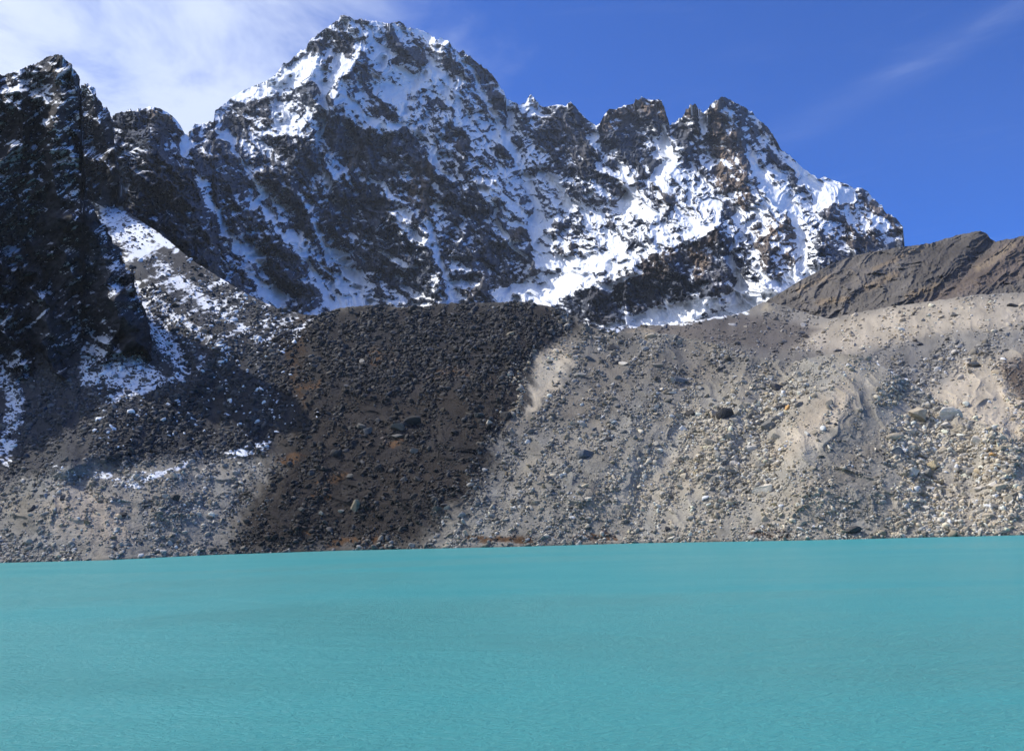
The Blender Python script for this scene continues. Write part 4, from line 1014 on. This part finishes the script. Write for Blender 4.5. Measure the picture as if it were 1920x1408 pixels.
# ---- the boulders one can single out: px, py, width, height (photograph pixels), colour, label
GR, DK, TN, PL_, YL, OR, BL = (0.22, 0.21, 0.19), (0.075, 0.073, 0.073), (0.42, 0.36, 0.27), (0.54, 0.49, 0.41), (0.42, 0.34, 0.20), (0.50, 0.30, 0.12), (0.12, 0.13, 0.145)
BOULDERS = [
    (1770, 780, 60, 40, PL_, "huge pale flat-topped boulder, the largest one at the mouth of the right-hand gully"),
    (1722, 782, 46, 34, TN, "big tan boulder lying just left of the huge flat-topped one"),
    (1774, 798, 29, 13, PL_, "flat pale slab lying right below the huge flat-topped boulder"),
    (1740, 801, 17, 14, GR, "rounded grey stone tucked between the tan boulder and the flat pale slab"),
    (1801, 806, 32, 20, TN, "broad tan boulder down-slope to the right of the huge flat-topped one"),
    (1833, 829, 34, 24, PL_, "pale rounded boulder near the foot of the sandy bank on the right"),
    (1808, 826, 21, 14, BL, "small blue-grey boulder directly left of the pale rounded one under the sandy bank"),
    (1675, 820, 36, 16, TN, "long low tan boulder at the right edge of the sandy cone"),
    (1684, 850, 26, 22, BL, "dark blue-grey block at the right foot of the sandy cone"),
    (1765, 845, 26, 14, TN, "tan wedge-shaped boulder in the middle of the right boulder field"),
    (1859, 854, 32, 12, OR, "flat orange-tan slab in the right boulder field"),
    (1877, 844, 24, 17, TN, "tan boulder just above the right end of the orange-tan slab"),
    (1751, 875, 26, 20, YL, "square yellowish boulder in the lower right boulder field"),
    (1708, 886, 32, 20, PL_, "pale grey flat boulder lying left of the square yellowish one"),
    (1735, 889, 28, 15, GR, "low grey boulder touching the right side of the pale grey flat one"),
    (1810, 884, 36, 19, GR, "wide grey boulder with a shaded hollow beneath, right of the square yellowish one"),
    (1876, 888, 24, 15, PL_, "pale boulder above the shore at the far right"),
    (1898, 870, 26, 18, TN, "tan boulder at the right edge of the picture below the sandy bank"),
    (1824, 685, 32, 19, GR, "grey boulder perched on top of the right-hand sandy bank"),
    (1769, 676, 25, 14, TN, "tan boulder in the debris left of the one perched on the sandy bank"),
    (1900, 573, 24, 13, DK, "dark boulder on the upper sandy slope below the brown hill"),
    (1788, 592, 13, 14, GR, "upright grey stone on the upper sandy slope"),
    (1724, 646, 18, 9, DK, "dark flat stone on the upper sandy slope above the snow streak"),
    (1437, 803, 46, 32, GR, "large blocky grey boulder with a sharp shaded right face, mid-slope"),
    (1418, 794, 24, 12, PL_, "pale slab leaning on the upper left of the large blocky grey boulder"),
    (1454, 788, 30, 14, GR, "flat grey boulder just above the large blocky one"),
    (1363, 780, 42, 38, DK, "large dark angular boulder with a pointed top, mid-slope"),
    (1337, 779, 29, 22, TN, "tan boulder leaning on the left side of the large dark pointed one"),
    (1453, 728, 29, 24, DK, "dark blocky boulder on the upper slope left of the sandy cone"),
    (1484, 729, 19, 16, GR, "grey boulder just right of the dark blocky one on the upper slope"),
    (1471, 720, 20, 11, TN, "small tan slab between the dark blocky boulder and its grey neighbour"),
    (1477, 765, 13, 13, OR, "small bright orange boulder on the grey slope"),
    (1461, 765, 22, 18, DK, "dark boulder directly left of the small bright orange one"),
    (1438, 769, 26, 17, TN, "tan boulder above the large blocky grey one"),
    (1498, 760, 24, 14, GR, "grey-tan boulder right of the small bright orange one"),
    (1408, 841, 24, 14, PL_, "pale boulder on the slope below the large blocky grey one"),
    (1453, 820, 25, 18, TN, "rough tan boulder below the right corner of the large blocky one"),
    (1366, 822, 25, 20, GR, "grey boulder below the large dark pointed one"),
    (1355, 843, 15, 15, TN, "small tan stone below and left of the grey boulder on the middle slope"),
    (1334, 831, 24, 23, GR, "chunky grey boulder at the left of the middle boulder cluster"),
    (1422, 873, 28, 18, TN, "tan boulder standing above the large round pale one near the shore"),
    (1431, 920, 40, 30, PL_, "large round pale boulder on the lower slope above the shore"),
    (1406, 920, 15, 12, GR, "small grey stone touching the left of the large round pale boulder"),
    (1387, 920, 21, 12, PL_, "flat pale stone second to the left of the large round pale boulder"),
    (1399, 889, 17, 12, TN, "tan stone up-slope to the left of the large round pale boulder"),
    (1383, 904, 21, 14, GR, "grey stone above the flat pale one on the lower slope"),
    (1454, 946, 16, 12, YL, "small yellowish stone below the large round pale boulder"),
    (1600, 994, 29, 19, DK, "dark grey boulder at the water's edge below the sandy cone"),
    (1554, 758, 14, 16, GR, "grey upright stone on the left flank of the sandy cone"),
    (1568, 796, 12, 10, DK, "small dark stone low on the sandy cone"),
    (1568, 659, 20, 8, DK, "dark flat rock on the crest at the top of the sandy cone"),
    (1220, 632, 24, 15, TN, "tan boulder sitting on the moraine crest just below the snow patch"),
    (1149, 653, 24, 16, DK, "dark boulder just under the moraine crest"),
    (1168, 682, 23, 14, PL_, "pale rounded boulder high on the grey slope"),
    (1155, 682, 14, 16, DK, "dark stone touching the left of the pale rounded boulder high on the grey slope"),
    (1104, 673, 22, 14, BL, "blue-grey boulder right of the sandy scar"),
    (1086, 703, 26, 12, GR, "long grey-tan boulder just below the sandy scar's right edge"),
    (1232, 686, 23, 12, GR, "grey boulder on the upper grey slope, right of the pale rounded one"),
    (1278, 714, 28, 14, BL, "blue-grey wedge-shaped boulder on the upper middle slope"),
    (1284, 731, 18, 10, GR, "small grey boulder just below the blue-grey wedge-shaped one"),
    (1241, 731, 9, 12, PL_, "small upright pale stone on the upper middle slope"),
    (1296, 775, 23, 16, DK, "dark boulder left of the tan and dark pair on the middle slope"),
    (1305, 793, 14, 11, TN, "small tan stone under the dark boulder on the middle slope"),
    (1099, 853, 36, 26, BL, "large lone dark blue-grey boulder in the middle of the grey slope"),
    (1202, 854, 22, 19, GR, "cube-like grey boulder alone on the grey slope, right of the large dark one"),
    (1203, 875, 11, 8, PL_, "small pale stone just below the cube-like grey boulder"),
    (1166, 809, 20, 12, GR, "grey stone on the middle slope above and between the two lone boulders"),
    (1138, 824, 18, 10, DK, "dark low stone up-slope of the large lone dark blue-grey boulder"),
    (1306, 884, 13, 10, YL, "small yellow stone on the lower middle slope"),
    (1330, 894, 18, 12, GR, "grey stone right of the small yellow one"),
    (973, 927, 15, 9, PL_, "pale flat stone on the lower slope beside the dark brown ground"),
    (1005, 943, 15, 9, TN, "tan stone down-slope of the pale flat one near the dark brown ground"),
    (1102, 936, 16, 9, PL_, "pale stone on the lower slope below the large lone dark boulder"),
    (1172, 979, 20, 9, GR, "low grey slab near the shore in the middle"),
    (1298, 985, 16, 10, TN, "tan stone near the shore left of the dark boulder at the water's edge"),
    (1250, 993, 14, 12, DK, "dark stone near the shore between the low slab and the tan stone"),
    (675, 801, 26, 18, GR, "grey boulder, upper of the leaning pair on the dark moraine"),
    (692, 811, 24, 18, BL, "blue-grey boulder, lower of the leaning pair on the dark moraine"),
    (747, 803, 28, 18, GR, "grey boulder at the left of the black rock heap on the dark moraine"),
    (774, 793, 42, 25, DK, "largest black boulder on the dark moraine"),
    (748, 819, 30, 14, GR, "grey slab at the foot of the black rock heap on the dark moraine"),
    (897, 780, 24, 17, GR, "grey boulder with a pale face, left of the black rounded one"),
    (945, 779, 30, 20, DK, "black rounded boulder at the right side of the dark moraine"),
    (917, 794, 17, 12, PL_, "pale grey stone between and below the grey and the black rounded boulder"),
    (633, 853, 26, 18, DK, "black boulder on the left part of the dark moraine"),
    (583, 888, 18, 12, BL, "small blue-grey boulder down-slope of the black one on the left of the dark moraine"),
    (655, 892, 18, 9, GR, "low grey slab in the lower dark moraine"),
    (668, 949, 24, 27, TN, "upright tan boulder with a pointed top low on the dark moraine"),
    (642, 958, 16, 7, PL_, "thin pale slab left of the upright pointed tan boulder"),
    (564, 956, 16, 10, GR, "grey stone at the lower left of the dark moraine"),
    (601, 962, 13, 9, PL_, "pale stone between the grey stone and the thin pale slab"),
    (817, 955, 23, 14, GR, "flat grey boulder low on the right edge of the dark moraine"),
    (838, 952, 14, 9, PL_, "small pale stone touching the right of the flat grey boulder"),
    (723, 998, 13, 13, DK, "black stone just above the shore below the dark moraine"),
    (677, 679, 14, 13, PL_, "pale upright stone among the black blocks, upper left"),
    (644, 678, 15, 10, GR, "grey stone left of the pale upright one among the black blocks"),
    (869, 679, 18, 15, GR, "grey boulder under the white patch on the upper dark moraine"),
    (873, 662, 26, 13, PL_, "whitish broken boulder, brightest on the upper dark moraine"),
    (959, 629, 20, 11, TN, "yellowish grey boulder near the crest of the dark moraine"),
    (777, 849, 20, 14, GR, "grey boulder below the black rock heap"),
    (758, 899, 16, 10, BL, "blue-grey stone in the lower middle of the dark moraine"),
    (666, 726, 22, 14, DK, "black block at the left of the upper block field"),
    (703, 747, 18, 14, DK, "black pointed block above the leaning pair"),
    (327, 932, 26, 18, DK, "dark boulder with a snowy right side on the pale lower left slope"),
    (233, 966, 16, 14, DK, "dark stone on the pale lower left slope"),
    (119, 934, 16, 12, DK, "dark stone on the sandy hump at the far left"),
    (216, 937, 16, 11, BL, "blue-grey stone above the dark one on the pale lower left slope"),
    (218, 993, 13, 10, PL_, "small white stone near the shore on the left"),
    (385, 866, 20, 14, DK, "dark boulder below the glittering talus on the left"),
    (329, 893, 20, 14, PL_, "pale boulder dusted with snow on the left slope"),
    (297, 961, 22, 10, GR, "low grey slab on the left slope above the shore"),
    (62, 953, 18, 14, DK, "black boulder in the shade at the far left"),
    (500, 746, 15, 6, PL_, "thin white slab on the black talus"),
    (478, 769, 18, 14, BL, "blue-grey boulder just below the thin white slab"),
    (381, 761, 30, 14, DK, "long black boulder in the middle of the glittering talus"),
    (400, 1030, 22, 9, DK, "black slab at the water's edge on the left"),
]


def boulder(px, py, w, h, c, label, rs, group="boulders on the moraine"):
    P, _ = surf(px, py)
    p = P[0]
    mpp = p[1] / FPX
    v, f = rock_shape(rs, 2, 11)
    sx, sz = w * mpp * 0.5, h * mpp * 0.5
    ext = np.abs(v).max(0)
    v = v / ext * np.array([sx, 0.85 * (sx + sz) * 0.5 + 0.1, sz * 1.05])
    ang = rs.uniform(-0.30, 0.15)
    ca, sa = math.cos(ang), math.sin(ang)
    v = v @ np.array([[ca, 0, -sa], [0, 1, 0], [sa, 0, ca]])
    zmin = v[:, 2].min()
    v[:, 2] -= zmin
    me = bpy.data.meshes.new("boulder")
    me.from_pydata(v.tolist(), [], f.tolist())
    tone = np.exp(rs.normal(0, 0.10)) * (0.6 if LC.look(np.array([px * 1.0]), np.array([py * 1.0]))[0, 1] < 0.09 and px < 1100 else 1.0)
    cc = np.empty((len(v), 4))
    cc[:, :3] = np.array(c) * tone * (1 + 0.10 * rs.normal(size=(len(v), 1)))
    cc[:, 3] = 0
    a = me.attributes.new("col", 'FLOAT_COLOR', 'POINT')
    a.data.foreach_set("color", cc.reshape(-1).astype(np.float32))
    me.materials.append(mat_rock)
    o = bpy.data.objects.new("boulder", me)
    # its foot sinks a little into the slope below the traced centre
    o.location = (p[0], p[1] - 0.15 * sx, p[2] - sz * 0.85)
    sc.collection.objects.link(o)
    o["label"] = label
    o["category"] = "boulder"
    o["group"] = group
    return o


for bd in BOULDERS:
    boulder(*bd, rs)
ZONES = [   # smaller boulders that only their surroundings tell apart: centre, spread, count, sizes, colours, label, group
    ((1800, 880), (100, 90), 62, (11, 25), (PL_, TN, GR, TN), "small pale boulder of the right boulder field between the sandy cone and the picture's edge", "small boulders of the right boulder field"),
    ((1385, 850), (70, 95), 44, (11, 22), (GR, TN, GR, PL_), "small grey or tan boulder in the middle boulder cluster left of the sandy cone", "small boulders of the middle cluster"),
    ((800, 650), (150, 55), 44, (9, 16), (DK, GR, DK, BL), "small black block of the block field on the upper dark moraine", "blocks of the upper dark moraine"),
    ((430, 730), (100, 70), 24, (9, 15), (DK, BL, GR), "small dark block in the glittering talus on the left", "blocks of the left talus"),
    ((1180, 760), (110, 90), 18, (8, 13), (GR, TN, BL), "small grey boulder scattered on the upper grey slope", "small boulders of the upper grey slope"),
]
for (cx, cy), (sx, sy), n, (s0, s1), cols_, lab, grp in ZONES:
    k = 0
    while k < n:
        x, y = cx + rs.uniform(-1, 1) * sx, cy + rs.uniform(-1, 1) * sy
        if y > shore(x) - 10 or y < np.interp(x, colsL, topL) + 6 or any(abs(x - b[0]) < (b[2] + s1) * 0.5 and abs(y - b[1]) < (b[3] + s1) * 0.5 for b in BOULDERS):
            continue
        w = s0 + (s1 - s0) * rs.random() ** 2.2
        boulder(x, y, w, w * rs.uniform(0.5, 0.85), cols_[rs.integers(len(cols_))], lab, rs, grp)
        k += 1

# ================================================================== thin mountain air
m = bpy.data.materials.new("thin_air")
m.use_nodes = True
t = NT(m.node_tree)
m.node_tree.nodes.clear()
pv = t.node('ShaderNodeVolumePrincipled', {'Color': (0.72, 0.84, 1.0, 1), 'Density': 0.00003, 'Anisotropy': 0.2})
t.node('ShaderNodeOutputMaterial', {'Volume': pv.outputs[0]})
me = bpy.data.meshes.new("haze")
x0, x1, y0, y1, z0, z1 = -2600, 3200, -1000, 3600, -60, 1700
me.from_pydata([(x, y, z) for z in (z0, z1) for y in (y0, y1) for x in (x0, x1)], [], [(0, 2, 3, 1), (4, 5, 7, 6), (0, 1, 5, 4), (2, 6, 7, 3), (0, 4, 6, 2), (1, 3, 7, 5)])
me.materials.append(m)
hz = bpy.data.objects.new("haze", me)
sc.collection.objects.link(hz)
hz["kind"] = "stuff"
